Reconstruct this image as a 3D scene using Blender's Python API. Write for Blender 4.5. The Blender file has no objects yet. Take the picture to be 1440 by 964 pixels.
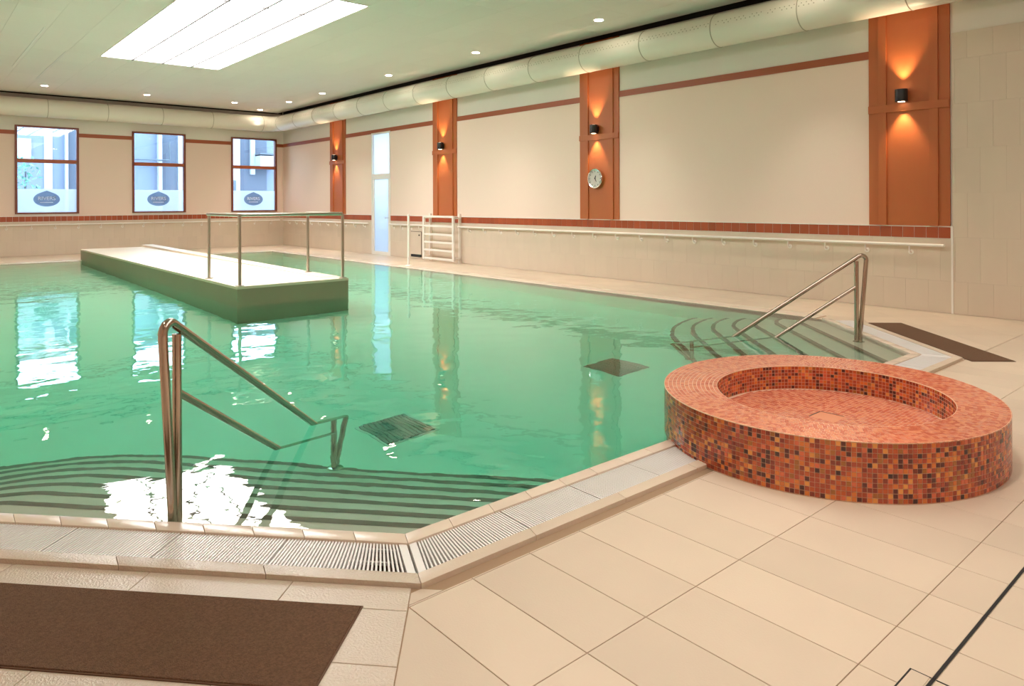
import bpy, bmesh, math, random
import numpy as np
from mathutils import Vector, Matrix

random.seed(7)
D = bpy.data
C = bpy.context.scene.collection
scene = bpy.context.scene
PI = math.pi

# ------------------------------------------------------------------ camera
CAM_F, CAM_YAW, CAM_CY, CAM_ROLL, CAM_H = 994.58, 0.7149, 285.02, -0.0039, 1.5
_R = Vector((math.cos(CAM_YAW), -math.sin(CAM_YAW), 0))
_F = Vector((math.sin(CAM_YAW), math.cos(CAM_YAW), 0))
_U = Vector((0, 0, 1))
cam_r = _R * math.cos(CAM_ROLL) + _U * math.sin(CAM_ROLL)
cam_u = -_R * math.sin(CAM_ROLL) + _U * math.cos(CAM_ROLL)
cam_data = D.cameras.new('camera')
cam_data.sensor_width = 36
cam_data.lens = 36 * CAM_F / 1440
cam_data.shift_y = (CAM_CY - 482) / 1440
cam_data.clip_start = 0.05
cam_data.clip_end = 200
cam = D.objects.new('camera', cam_data)
C.objects.link(cam)
M = Matrix((cam_r, cam_u, -_F)).transposed().to_4x4()
M.translation = Vector((0, 0, CAM_H))
cam.matrix_world = M
scene.camera = cam


def to_px(p):
    d = Vector(p) - Vector((0, 0, CAM_H))
    w = d.dot(_F)
    if w < 0.15:
        return None
    return (720 + CAM_F * d.dot(cam_r) / w, CAM_CY - CAM_F * d.dot(cam_u) / w)


# ------------------------------------------------------------------ world, exposure
world = D.worlds.new('sky')
scene.world = world
world.use_nodes = True
bg = world.node_tree.nodes['Background']
bg.inputs['Color'].default_value = (0.66, 0.82, 1.0, 1)
bg.inputs['Strength'].default_value = 10.0
scene.view_settings.view_transform = 'Standard'
scene.view_settings.look = 'None'
scene.view_settings.exposure = 0.20
scene.view_settings.gamma = 1.0
scene.view_settings.use_curve_mapping = False
cy = scene.cycles
cy.max_bounces = 12
cy.diffuse_bounces = 6
cy.transmission_bounces = 10
cy.glossy_bounces = 6
cy.transparent_max_bounces = 12
cy.sample_clamp_indirect = 12.0
cy.blur_glossy = 0.6
cy.caustics_reflective = False
cy.caustics_refractive = True
cy.use_denoising = True

PANEL_EMIT = 13.0
DOWN_W = 55.0
SCONCE_W = 60.0
WARM = (1.0, 0.72, 0.45)


# ------------------------------------------------------------------ materials
def lin(c):
    return tuple(((v / 255) / 12.92 if v / 255 <= 0.04045 else ((v / 255 + 0.055) / 1.055) ** 2.4) for v in c)


_mats = {}


def mat(name, col, rough=0.5, metal=0.0, var=0.0, noise=0.0, nscale=4.0, bump=0.0, bscale=60.0, spec=0.5, coat=0.0, nstretch=(1, 1, 1), col2=None):
    """principled material; var = brightness spread from piece to piece, noise = cloudy colour grain"""
    if name in _mats:
        return _mats[name]
    m = D.materials.new(name)
    m.use_nodes = True
    nt = m.node_tree
    b = nt.nodes['Principled BSDF']
    b.inputs['Roughness'].default_value = rough
    b.inputs['Metallic'].default_value = metal
    b.inputs['Specular IOR Level'].default_value = spec
    b.inputs['Coat Weight'].default_value = coat
    b.inputs['Base Color'].default_value = (*col, 1)
    need = var or noise or bump
    if need:
        tc = nt.nodes.new('ShaderNodeNewGeometry')
        mp = nt.nodes.new('ShaderNodeMapping')
        mp.inputs['Scale'].default_value = nstretch
        nt.links.new(tc.outputs['Position'], mp.inputs['Vector'])
        vec = mp.outputs['Vector']
    if var or noise:
        oi = nt.nodes.new('ShaderNodeObjectInfo')
        if noise:
            off = nt.nodes.new('ShaderNodeVectorMath')
            off.operation = 'ADD'
            sc = nt.nodes.new('ShaderNodeVectorMath')
            sc.operation = 'SCALE'
            sc.inputs[0].default_value = (37.0, 17.0, 23.0)
            nt.links.new(oi.outputs['Random'], sc.inputs['Scale'])
            nt.links.new(vec, off.inputs[0])
            nt.links.new(sc.outputs[0], off.inputs[1])
            nz = nt.nodes.new('ShaderNodeTexNoise')
            nz.inputs['Scale'].default_value = nscale
            nz.inputs['Detail'].default_value = 5
            nt.links.new(off.outputs[0], nz.inputs['Vector'])
        ma = nt.nodes.new('ShaderNodeMath')
        ma.operation = 'MULTIPLY_ADD'
        nt.links.new(oi.outputs['Random'], ma.inputs[0])
        ma.inputs[1].default_value = 2 * var
        ma.inputs[2].default_value = 1 - var - noise
        last = ma.outputs[0]
        if noise:
            mb = nt.nodes.new('ShaderNodeMath')
            mb.operation = 'MULTIPLY_ADD'
            nt.links.new(nz.outputs[0], mb.inputs[0])
            mb.inputs[1].default_value = 2 * noise
            nt.links.new(last, mb.inputs[2])
            last = mb.outputs[0]
        hs = nt.nodes.new('ShaderNodeHueSaturation')
        hs.inputs['Color'].default_value = (*col, 1)
        if col2 is not None and noise:
            mx = nt.nodes.new('ShaderNodeMix')
            mx.data_type = 'RGBA'
            mx.inputs['A'].default_value = (*col, 1)
            mx.inputs['B'].default_value = (*col2, 1)
            nt.links.new(nz.outputs[0], mx.inputs['Factor'])
            nt.links.new(mx.outputs['Result'], hs.inputs['Color'])
        nt.links.new(last, hs.inputs['Value'])
        nt.links.new(hs.outputs['Color'], b.inputs['Base Color'])
    if bump:
        n2 = nt.nodes.new('ShaderNodeTexNoise')
        n2.inputs['Scale'].default_value = bscale
        n2.inputs['Detail'].default_value = 3
        nt.links.new(vec, n2.inputs['Vector'])
        bp = nt.nodes.new('ShaderNodeBump')
        bp.inputs['Strength'].default_value = bump
        bp.inputs['Distance'].default_value = 0.01
        nt.links.new(n2.outputs[0], bp.inputs['Height'])
        nt.links.new(bp.outputs[0], b.inputs['Normal'])
    _mats[name] = m
    return m


def emit_mat(name, col, s):
    m = D.materials.new(name)
    m.use_nodes = True
    nt = m.node_tree
    nt.nodes.remove(nt.nodes['Principled BSDF'])
    e = nt.nodes.new('ShaderNodeEmission')
    e.inputs['Color'].default_value = (*col, 1)
    e.inputs['Strength'].default_value = s
    nt.links.new(e.outputs[0], nt.nodes['Material Output'].inputs['Surface'])
    return m


def glass_mat(name, tint=(1, 1, 1), frost=0.0, frost_col=(1, 1, 1)):
    """thin pane: transparent with a Fresnel gloss; frost mixes in translucent diffuse"""
    m = D.materials.new(name)
    m.use_nodes = True
    nt = m.node_tree
    nt.nodes.remove(nt.nodes['Principled BSDF'])
    out = nt.nodes['Material Output']
    tr = nt.nodes.new('ShaderNodeBsdfTransparent')
    tr.inputs['Color'].default_value = (*tint, 1)
    src = tr.outputs[0]
    if frost:
        tl = nt.nodes.new('ShaderNodeBsdfTranslucent')
        tl.inputs['Color'].default_value = (*frost_col, 1)
        df = nt.nodes.new('ShaderNodeBsdfDiffuse')
        df.inputs['Color'].default_value = (*[v * 0.8 for v in frost_col], 1)
        m0 = nt.nodes.new('ShaderNodeMixShader')
        m0.inputs[0].default_value = 0.1
        nt.links.new(tl.outputs[0], m0.inputs[1])
        nt.links.new(df.outputs[0], m0.inputs[2])
        m1 = nt.nodes.new('ShaderNodeMixShader')
        m1.inputs[0].default_value = frost
        nt.links.new(src, m1.inputs[1])
        nt.links.new(m0.outputs[0], m1.inputs[2])
        src = m1.outputs[0]
    gl = nt.nodes.new('ShaderNodeBsdfGlossy')
    gl.inputs['Roughness'].default_value = 0.02
    lw = nt.nodes.new('ShaderNodeFresnel')
    lw.inputs['IOR'].default_value = 1.5
    mx = nt.nodes.new('ShaderNodeMixShader')
    nt.links.new(lw.outputs[0], mx.inputs[0])
    nt.links.new(src, mx.inputs[1])
    nt.links.new(gl.outputs[0], mx.inputs[2])
    nt.links.new(mx.outputs[0], out.inputs['Surface'])
    return m


def water_mat():
    m = D.materials.new('pool_water')
    m.use_nodes = True
    nt = m.node_tree
    nt.nodes.remove(nt.nodes['Principled BSDF'])
    out = nt.nodes['Material Output']
    g = nt.nodes.new('ShaderNodeBsdfGlass')
    g.inputs['IOR'].default_value = 1.33
    g.inputs['Roughness'].default_value = 0.0
    geo = nt.nodes.new('ShaderNodeNewGeometry')
    n1 = nt.nodes.new('ShaderNodeTexNoise')
    n1.inputs['Scale'].default_value = 1.6
    n1.inputs['Detail'].default_value = 2
    n2 = nt.nodes.new('ShaderNodeTexNoise')
    n2.inputs['Scale'].default_value = 6.0
    n2.inputs['Detail'].default_value = 2
    nt.links.new(geo.outputs['Position'], n1.inputs['Vector'])
    nt.links.new(geo.outputs['Position'], n2.inputs['Vector'])
    a = nt.nodes.new('ShaderNodeMath')
    a.operation = 'MULTIPLY_ADD'
    nt.links.new(n2.outputs[0], a.inputs[0])
    a.inputs[1].default_value = 0.13
    nt.links.new(n1.outputs[0], a.inputs[2])
    bp = nt.nodes.new('ShaderNodeBump')
    bp.inputs['Strength'].default_value = 1.0
    bp.inputs['Distance'].default_value = 0.009
    nt.links.new(a.outputs[0], bp.inputs['Height'])
    nt.links.new(bp.outputs[0], g.inputs['Normal'])
    nt.links.new(g.outputs[0], out.inputs['Surface'])
    v = nt.nodes.new('ShaderNodeVolumeAbsorption')
    v.inputs['Color'].default_value = (0.53, 0.998, 0.91, 1)
    v.inputs['Density'].default_value = 1.0
    nt.links.new(v.outputs[0], out.inputs['Volume'])
    return m


M_deck = mat('deck_stone', (0.60, 0.485, 0.375), 0.38, var=0.05, noise=0.09, nscale=2.2, bump=0.06, bscale=120)
M_deck_wet = mat('deck_stone_wet', (0.57, 0.475, 0.38), 0.22, var=0.03, noise=0.06, nscale=3, bump=0.35, bscale=110)
M_grout = mat('deck_grout', (0.33, 0.22, 0.135), 0.9)
M_coping = mat('coping_ceramic', (0.70, 0.58, 0.47), 0.25, var=0.03, noise=0.04, nscale=6)
M_bar = mat('divider_grey', (0.06, 0.055, 0.05), 0.6)
M_grate = mat('grate_white_plastic', (0.80, 0.78, 0.76), 0.4)
M_channel = mat('channel_dark_brown', (0.12, 0.06, 0.03), 0.8)  # even dark brown of the channel bed and mat edging
M_pool = mat('pool_tile_pale', (0.86, 0.86, 0.74), 0.5, noise=0.05, nscale=0.8)
M_step = mat('pool_step_stone', (0.74, 0.70, 0.56), 0.5, noise=0.04, nscale=3)
M_nosing = mat('nosing_tile_riser_shade', (0.17, 0.14, 0.095), 0.6)
M_wallstone = mat('wall_stone_tile', (0.64, 0.535, 0.425), 0.42, var=0.018, noise=0.06, nscale=2.6, nstretch=(1, 1, 0.5))
M_wallgrout = mat('wall_grout', (0.58, 0.48, 0.375), 0.9)
M_paint = mat('wall_paint_white', (0.80, 0.76, 0.69), 0.8)
M_panel = mat('acoustic_panel_beige', (0.82, 0.645, 0.55), 0.85, noise=0.02, nscale=60)
M_redtile = mat('terracotta_tile', (0.36, 0.072, 0.024), 0.3, var=0.12)
M_redtrim = mat('trim_terracotta_paint', (0.36, 0.085, 0.028), 0.45)
M_pilaster = mat('pilaster_orange_paint', (0.44, 0.115, 0.028), 0.5, noise=0.03, nscale=8, nstretch=(4, 4, 0.3))
M_frame = mat('window_frame_red_brown', (0.20, 0.045, 0.018), 0.4)
M_white = mat('white_lacquer', (0.80, 0.76, 0.70), 0.35)
M_steel = mat('brushed_steel', (0.50, 0.41, 0.34), 0.16, metal=1.0)
M_steel_far = mat('satin_steel', (0.50, 0.45, 0.38), 0.28, metal=1.0)
M_chrome = mat('chrome', (0.85, 0.85, 0.86), 0.1, metal=1.0)
M_black = mat('black_metal', (0.012, 0.011, 0.012), 0.4)
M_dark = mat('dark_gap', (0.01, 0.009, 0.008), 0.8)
M_duct = mat('duct_white', (0.82, 0.79, 0.71), 0.38, noise=0.02, nscale=3)
M_ductseam = mat('duct_seam_grey', (0.42, 0.39, 0.31), 0.45)
M_ceil = mat('ceiling_panel', (0.80, 0.735, 0.70), 0.8, var=0.015, noise=0.02, nscale=30)
M_ceilgap = mat('ceiling_joint', (0.46, 0.43, 0.38), 0.9)
M_mat = mat('coir_mat_brown', (0.105, 0.048, 0.021), 0.95, noise=0.35, nscale=110, bump=0.9, bscale=240, col2=(0.18, 0.095, 0.048))
M_platform = mat('platform_render', (0.34, 0.28, 0.19), 0.6, noise=0.06, nscale=2)
M_plattop = mat('platform_top_stone', (0.74, 0.64, 0.50), 0.5, noise=0.03, nscale=3)
M_drain = mat('drain_cover_dark', (0.24, 0.27, 0.24), 0.5)
M_mgrout = mat('mosaic_grout', (0.72, 0.48, 0.34), 0.8)
M_lightpanel = emit_mat('luminous_panel', (1.0, 0.965, 0.935), PANEL_EMIT)
M_fillpanel = emit_mat('added_fill_panel', (1.0, 0.96, 0.92), 2.6)
M_sconcelens = emit_mat('sconce_lens', (1.0, 0.80, 0.55), 8.0)
M_lamp = emit_mat('lamp_disc', (1.0, 0.86, 0.66), 60.0)
M_glass = glass_mat('window_glass', (0.93, 0.97, 1.0))
M_frost = glass_mat('frosted_film', (0.95, 0.98, 1.0), 0.8, (0.98, 0.99, 1.0))
M_frostdoor = glass_mat('frosted_door_glass', (0.9, 0.96, 1.0), 0.85, (0.84, 0.89, 0.94))
M_logo = glass_mat('emblem_film', (0.58, 0.64, 0.72), 0.35, (0.45, 0.51, 0.60))
M_logotext = mat('logo_white', (0.85, 0.9, 0.95), 0.5)
M_ext_white = mat('outside_white', (0.27, 0.30, 0.33), 0.7)
M_ext_pale = mat('outside_pale_blue', (0.105, 0.135, 0.19), 0.7)
M_ext_grey = mat('outside_grey', (0.05, 0.066, 0.092), 0.7)
M_ext_dark = mat('outside_dark', (0.06, 0.08, 0.10), 0.6)
M_ext_leaf = mat('outside_leaf', (0.10, 0.30, 0.22), 0.6, var=0.2)
M_water = water_mat()
_mos = [(126, 42, 22), (158, 64, 31), (184, 86, 39), (206, 116, 50), (218, 148, 74), (165, 68, 41), (84, 27, 19), (60, 21, 19), (205, 102, 68), (160, 98, 40)]
_mosw = [15, 17, 17, 12, 7, 13, 8, 5, 7, 6]
MOS = [mat('mosaic_tone_%s' % n, tuple(min(1.0, v * 1.2) for v in lin(c)), 0.22, coat=0.3) for n, c in zip(
    ('rust', 'brick', 'copper', 'amber', 'honey', 'cedar', 'umber', 'plum', 'coral', 'ochre'), _mos)]

_sheen = [(206, 122, 94), (194, 104, 78), (216, 142, 110), (184, 94, 70), (202, 128, 104), (212, 134, 98)]  # paler palette: sheen on rim and basin floor painted into the tile colour
MSHEEN = [mat('mosaic_sheen_%s' % n, tuple(min(1.0, v * 1.15) for v in lin(c)), 0.22, coat=0.3) for n, c in zip(
    ('coral', 'salmon', 'peach', 'clay', 'rose', 'apricot'), _sheen)]


# ------------------------------------------------------------------ mesh helpers
ORG = {}


class MB:
    def __init__(s):
        s.v, s.f, s.m = [], [], []

    def add(s, vs, fs, m=0):
        o = len(s.v)
        s.v += [tuple(v) for v in vs]
        s.f += [tuple(i + o for i in f) for f in fs]
        s.m += [m] * len(fs)
        return s

    def box(s, x0, x1, y0, y1, z0, z1, m=0):
        x0, x1 = min(x0, x1), max(x0, x1)
        y0, y1 = min(y0, y1), max(y0, y1)
        z0, z1 = min(z0, z1), max(z0, z1)
        v = [(x, y, z) for z in (z0, z1) for y in (y0, y1) for x in (x0, x1)]
        return s.add(v, [(0, 2, 3, 1), (4, 5, 7, 6), (0, 1, 5, 4), (2, 6, 7, 3), (1, 3, 7, 5), (0, 4, 6, 2)], m)

    def prism(s, poly, z0, z1, m=0, ch=0.0, top=None):
        """vertical prism over a polygon; ch chamfers the top edge; top(x,y) gives a sloped top"""
        a = sum(poly[i][0] * poly[(i + 1) % len(poly)][1] - poly[(i + 1) % len(poly)][0] * poly[i][1] for i in range(len(poly)))
        if a < 0:
            poly = poly[::-1]
        n = len(poly)
        T = top or (lambda x, y: z1)
        lo = [(x, y, z0) for x, y in poly]
        if ch:
            ins = inset(poly, ch)
            mid = [(x, y, T(x, y) - ch) for x, y in poly]
            up = [(x, y, T(x, y)) for x, y in ins]
            fs = [tuple(range(2 * n, 3 * n))]
            for i in range(n):
                j = (i + 1) % n
                fs += [(i, j, n + j, n + i), (n + i, n + j, 2 * n + j, 2 * n + i)]
            return s.add(lo + mid + up, fs, m)
        up = [(x, y, T(x, y)) for x, y in poly]
        fs = [tuple(range(n - 1, -1, -1)), tuple(range(n, 2 * n))]
        for i in range(n):
            j = (i + 1) % n
            fs.append((i, j, n + j, n + i))
        return s.add(lo + up, fs, m)

    def tube(s, path, r, seg=14, m=0, cap=True, closed=False):
        P = [Vector(p) for p in path]
        n = len(P)
        rings = []
        t0 = (P[1] - P[0]).normalized()
        up = Vector((0, 0, 1)) if abs(t0.z) < 0.9 else Vector((1, 0, 0))
        nrm = (up - t0 * up.dot(t0)).normalized()
        for i in range(n):
            if closed:
                t = (P[(i + 1) % n] - P[i - 1]).normalized()
            else:
                t = (P[min(i + 1, n - 1)] - P[max(i - 1, 0)]).normalized()
            nrm = (nrm - t * nrm.dot(t)).normalized()
            b = t.cross(nrm)
            rings.append([P[i] + (nrm * math.cos(2 * PI * k / seg) + b * math.sin(2 * PI * k / seg)) * r for k in range(seg)])
        vs = [v for g in rings for v in g]
        fs = []
        for i in range(n if closed else n - 1):
            for k in range(seg):
                a, b2 = i * seg + k, i * seg + (k + 1) % seg
                c, d = ((i + 1) % n) * seg + (k + 1) % seg, ((i + 1) % n) * seg + k
                fs.append((a, b2, c, d))
        if cap and not closed:
            fs.append(tuple(range(seg - 1, -1, -1)))
            fs.append(tuple((n - 1) * seg + k for k in range(seg)))
        return s.add(vs, fs, m)

    def lathe(s, prof, c, axis='z', seg=24, m=0):
        """prof: (radius, height) pairs from below up, turned about an axis through c"""
        vs, fs = [], []
        for r, h in prof:
            for k in range(seg):
                a = 2 * PI * k / seg
                p = (r * math.cos(a), r * math.sin(a), h)
                if axis == 'x':
                    p = (p[2], p[0], p[1])
                elif axis == 'y':
                    p = (p[1], p[2], p[0])
                vs.append((c[0] + p[0], c[1] + p[1], c[2] + p[2]))
        for i in range(len(prof) - 1):
            for k in range(seg):
                fs.append((i * seg + k, i * seg + (k + 1) % seg, (i + 1) * seg + (k + 1) % seg, (i + 1) * seg + k))
        fs.append(tuple(range(seg - 1, -1, -1)))
        fs.append(tuple((len(prof) - 1) * seg + k for k in range(seg)))
        return s.add(vs, fs, m)

    def obox(s, c, u, w, h, m=0):
        """box with centre c and half-vectors u, w, h"""
        c, u, w, h = map(Vector, (c, u, w, h))
        v = [c + u * a + w * b + h * d for d in (-1, 1) for b in (-1, 1) for a in (-1, 1)]
        return s.add(v, [(0, 2, 3, 1), (4, 5, 7, 6), (0, 1, 5, 4), (2, 6, 7, 3), (1, 3, 7, 5), (0, 4, 6, 2)], m)

    def mesh(s, name, mats, o=(0, 0, 0), smooth=None, bevel=0.0):
        me = D.meshes.new(name)
        vs = [(v[0] - o[0], v[1] - o[1], v[2] - o[2]) for v in s.v]
        me.from_pydata(vs, [], s.f)
        for m_ in (mats if isinstance(mats, (list, tuple)) else [mats]):
            me.materials.append(m_)
        if any(s.m):
            me.polygons.foreach_set('material_index', s.m)
        if bevel or smooth is not None:
            bm = bmesh.new()
            bm.from_mesh(me)
            bmesh.ops.recalc_face_normals(bm, faces=bm.faces)
            if bevel:
                es = [e for e in bm.edges if len(e.link_faces) == 2 and e.calc_face_angle(0) > 0.6]
                bmesh.ops.bevel(bm, geom=es, offset=bevel, segments=2, affect='EDGES', profile=0.6)
            bm.to_mesh(me)
            bm.free()
        me.update()
        if smooth is not None:
            me.shade_smooth()
            me.set_sharp_from_angle(angle=smooth)
        return me

    def build(s, name, mats, parent=None, smooth=None, bevel=0.0, origin=None, **props):
        o = ORG[parent.name] if parent else (origin or (0, 0, 0))
        ob = D.objects.new(name, s.mesh(name, mats, o, smooth, bevel))
        C.objects.link(ob)
        if parent:
            ob.parent = parent
        else:
            ob.location = o
        ORG[ob.name] = o
        for k, v in props.items():
            ob[k] = v
        return ob


def inset(poly, d):
    n = len(poly)
    out = []
    for i in range(n):
        p0, p1, p2 = Vector(poly[i - 1]), Vector(poly[i]), Vector(poly[(i + 1) % n])
        a, b = (p1 - p0), (p2 - p1)
        if a.length < 1e-6 or b.length < 1e-6:
            out.append(tuple(p1))
            continue
        a.normalize()
        b.normalize()
        n1, n2 = Vector((-a.y, a.x)), Vector((-b.y, b.x))
        k = 1 + n1.dot(n2)
        out.append(tuple(p1 + (n1 + n2) * d / max(k, 0.3)))
    return out


def empty(name, loc, label=None, cat=None, group=None, kind=None):
    o = D.objects.new(name, None)
    o.empty_display_size = 0.1
    C.objects.link(o)
    o.location = loc
    ORG[o.name] = tuple(loc)
    tag(o, label, cat, group, kind)
    return o


def tag(o, label=None, cat=None, group=None, kind=None):
    for k, v in (('label', label), ('category', cat), ('group', group), ('kind', kind)):
        if v:
            o[k] = v
    return o


def place(name, me, parent, loc, rot=None, **props):
    """one more object on shared mesh data, at world position loc under parent"""
    o = D.objects.new(name, me)
    C.objects.link(o)
    o.parent = parent
    po = ORG[parent.name]
    o.location = (loc[0] - po[0], loc[1] - po[1], loc[2] - po[2])
    if rot is not None:
        o.rotation_euler = rot
    for k, v in props.items():
        o[k] = v
    return o


def clip(poly, a, b, c):
    """keep the part of a polygon with a*x + b*y <= c"""
    out = []
    n = len(poly)
    for i in range(n):
        p, q = poly[i], poly[(i + 1) % n]
        dp, dq = a * p[0] + b * p[1] - c, a * q[0] + b * q[1] - c
        if dp <= 0:
            out.append(p)
        if (dp < 0 < dq) or (dq < 0 < dp):
            t = dp / (dp - dq)
            out.append((p[0] + (q[0] - p[0]) * t, p[1] + (q[1] - p[1]) * t))
    return out


def clip_convex(poly, region):
    n = len(region)
    for i in range(n):
        p, q = region[i], region[(i + 1) % n]
        ex, ey = q[0] - p[0], q[1] - p[1]
        poly = clip(poly, ey, -ex, ey * p[0] - ex * p[1])
        if len(poly) < 3:
            return []
    return poly


def area(poly):
    return 0.5 * abs(sum(poly[i][0] * poly[(i + 1) % len(poly)][1] - poly[(i + 1) % len(poly)][0] * poly[i][1] for i in range(len(poly))))


def seen_size(pts):
    """area in photo pixels of a 3D polygon, 0 outside the frame"""
    q = [to_px(p) for p in pts]
    if any(p is None for p in q):
        return 0
    if max(p[0] for p in q) < 0 or min(p[0] for p in q) > 1440 or max(p[1] for p in q) < 0 or min(p[1] for p in q) > 964:
        return 0
    return area(q)


# ------------------------------------------------------------------ measurements of the place
XA = 10.604          # long right wall
YB = 24.95           # far end wall with the windows
XL, YF = -1.4, -3.0  # left and near walls, beyond the frame
H = 4.74
ZW = 0.0             # water
ZR = 0.022           # coping and lip
DEEP = -1.35
C0, C1, C2, C3 = (0.25, 4.31), (1.71, 2.71), (7.44, 2.66), (8.88, 4.22)
PXR, PYB = 8.88, 21.8
POOL = [C0, C1, C2, C3, (PXR, PYB), (0.25, PYB)]


def off_line(p, q, d):
    """the line p-q moved outwards (right of p->q) by d, as point + unit direction"""
    e = Vector((q[0] - p[0], q[1] - p[1])).normalized()
    n = Vector((e.y, -e.x))
    return Vector(p) + n * d, e, n


def meet(l1, l2):
    (p, e, _), (q, f, _) = l1, l2
    t = ((q.x - p.x) * f.y - (q.y - p.y) * f.x) / (e.x * f.y - e.y * f.x)
    return tuple(p + e * t)


def chain(d):
    """near edge of the pool (diagonal, straight, diagonal) offset by d: four points"""
    a, b, c = off_line(C0, C1, d), off_line(C1, C2, d), off_line(C2, C3, d)
    s = (Vector((0.25, 0)), Vector((0, 1)), None)
    e = (Vector((PXR, 0)), Vector((0, 1)), None)
    return [meet(a, (Vector((0.25, 0)), Vector((0, 1)), None)), meet(a, b), meet(b, c), meet(c, (Vector((PXR, 0)), Vector((0, 1)), None))]


D_RIM, D_GRATE, D_LIP = 0.085, 0.32, 0.395
RIM, GRT, LIP = chain(D_RIM), chain(D_GRATE), chain(D_LIP)
NEAR = chain(0.0)
RING_C, RING_A, RING_B, RING_T, RING_Z = (4.456, 2.109), 1.036, 0.984, 0.239, 0.305
RIN_C, RIN_A, RIN_B, RIN_Z = (4.427, 2.055), 0.708, 0.678, 0.14


def ell(c, a, b, t, th):
    x, y = a * math.cos(th), b * math.sin(th)
    return (c[0] + x * math.cos(t) - y * math.sin(t), c[1] + x * math.sin(t) + y * math.cos(t))


# ================================================================== THE SETTING
# ------------------------------------------------------------------ pool basin
basin = empty('pool_basin', (4.56, 12, DEEP), 'pale tiled basin of the large swimming pool', kind='structure')
mb = MB()
outl = [C0, C1, C2, C3, (PXR, PYB), (0.25, PYB)]
wide = [(0.16, 4.28), RIM[1], RIM[2], (PXR + 0.09, 4.19), (PXR + 0.09, PYB + 0.09), (0.16, PYB + 0.09)]
mb.prism(wide, DEEP - 0.15, DEEP)
mb.build('basin_floor', M_pool, basin)
mb = MB()
for i in range(6):
    j = (i + 1) % 6
    mb.prism([outl[i], wide[i], wide[j], outl[j]], DEEP - 0.02, -0.03)
mb.build('basin_wall', M_pool, basin)

# water: one closed body, its skin a hair inside the walls
wpoly = inset(POOL, -0.012)
mb = MB()
mb.prism(wpoly, DEEP - 0.012, ZW)
water = mb.build('pool_water', M_water)
tag(water, 'clear green water filling the swimming pool', 'water', kind='stuff')

# submerged stairs in the two diagonal corners
RISE, TREAD0, TREAD = 0.165, 0.30, 0.264


def stairs(p_end, p_corner, side, label):
    """p_end: diagonal's end on the long side, p_corner: its end on the near side"""
    e = Vector((p_corner[0] - p_end[0], p_corner[1] - p_end[1])).normalized()
    n = Vector((-e.y, e.x)) if side > 0 else Vector((e.y, -e.x))
    if n.y < 0:
        n = -n
    root = empty('pool_stairs', (p_corner[0], p_corner[1], DEEP), label, kind='structure')

    def curve(s):
        dy = (C2[1] - C1[1]) / (C2[0] - C1[0])
        k = s / abs(n.x) * (1 if side > 0 else -1)
        pts = [(p_corner[0] + k * 1.0, p_corner[1] + dy * k)]
        a0, a1 = math.atan2(n.y, n.x), PI / 2
        for i in range(15):
            a = a0 + (a1 - a0) * i / 14
            pts.append((p_end[0] + s * math.cos(a), p_end[1] + s * math.sin(a)))
        return pts

    for k in range(7):
        s = TREAD0 + TREAD * k
        z = -RISE * (k + 1)
        out = curve(s)
        poly = [p_end, p_corner] + out
        mb = MB()
        mb.prism(poly, z - RISE - 0.002 if k < 6 else DEEP, z)
        mb.build('step', M_step, root)
        inn = curve(s - 0.046)
        mb = MB()
        nn = len(out)
        vs = [(x, y, z + 0.003) for x, y in inn] + [(x, y, z + 0.003) for x, y in out] + [(x, y, z - 0.03) for x, y in out]
        # strip wraps over the nose; its dark drop paints the riser's shade
        vs[2 * nn:] = [(x + (x - a) * 0.06, y + (y - b) * 0.06, z - 0.10) for (x, y), (a, b) in zip(out, inn)]
        vs[nn:2 * nn] = [(x + (x - a) * 0.06, y + (y - b) * 0.06, z + 0.003) for (x, y), (a, b) in zip(out, inn)]
        fs = []
        for i in range(nn - 1):
            fs += [(i, i + 1, nn + i + 1, nn + i), (nn + i, nn + i + 1, 2 * nn + i + 1, 2 * nn + i)]
        mb.add(vs, fs)
        mb.build('nosing_riser_shade', M_nosing, root)


stairs(C0, C1, 1, 'near left flight of curved underwater pool steps with dark nosings')
stairs(C3, C2, -1, 'far right flight of curved underwater pool steps with dark nosings')

for nm, x0, y0, lb in (('near', 2.97, 4.98, 'dark square drain cover on pool floor beside the near stairs'),
                       ('far', 5.78, 4.94, 'dark square drain cover on pool floor left of the round mosaic basin')):
    r = empty('drain_cover', (x0 + 0.26, y0 + 0.26, DEEP), lb, 'drain', 'pool floor drains')
    mb = MB()
    mb.box(x0, x0 + 0.52, y0, y0 + 0.52, DEEP, DEEP + 0.012)
    mb.build('frame', M_white if nm == 'near' else M_drain, r)
    mb = MB()
    for i in range(12):
        a = x0 + 0.025 + i * 0.0395
        mb.box(a, a + 0.030, y0 + 0.02, y0 + 0.50, DEEP + 0.012, DEEP + 0.03)
    mb.build('slats', M_drain, r, kind='stuff')

# ------------------------------------------------------------------ floor
floor = empty('floor', (4.6, 11, 0), 'beige stone tiled pool deck', kind='structure')
lipE1 = off_line(C0, C1, D_LIP)
e1, n1 = lipE1[1], lipE1[2]          # direction of left diagonal, outward normal
e4, n4 = off_line(C2, C3, D_LIP)[1:]
SEAM = (1.43, 2.246)                  # deck corner where the diagonal field meets the straight one
seam_dir = Vector((1.155 - 1.417, 1.91 - 2.24)).normalized()

# convex fields: outline (ccw), tile grid origin, axes, tile sizes
lip0, lip1, lip2, lip3 = LIP
S2 = meet(lipE1, (Vector(SEAM), seam_dir, None))
fields = []
# straight field in front of the pool
fields.append(dict(reg=[(1.43, YF), (XA, YF), (XA, 2.25), (1.43, 2.25)], o=(2.04, 1.62), u=(1, 0), w=0.31, h=0.62, m=M_deck))
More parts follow.
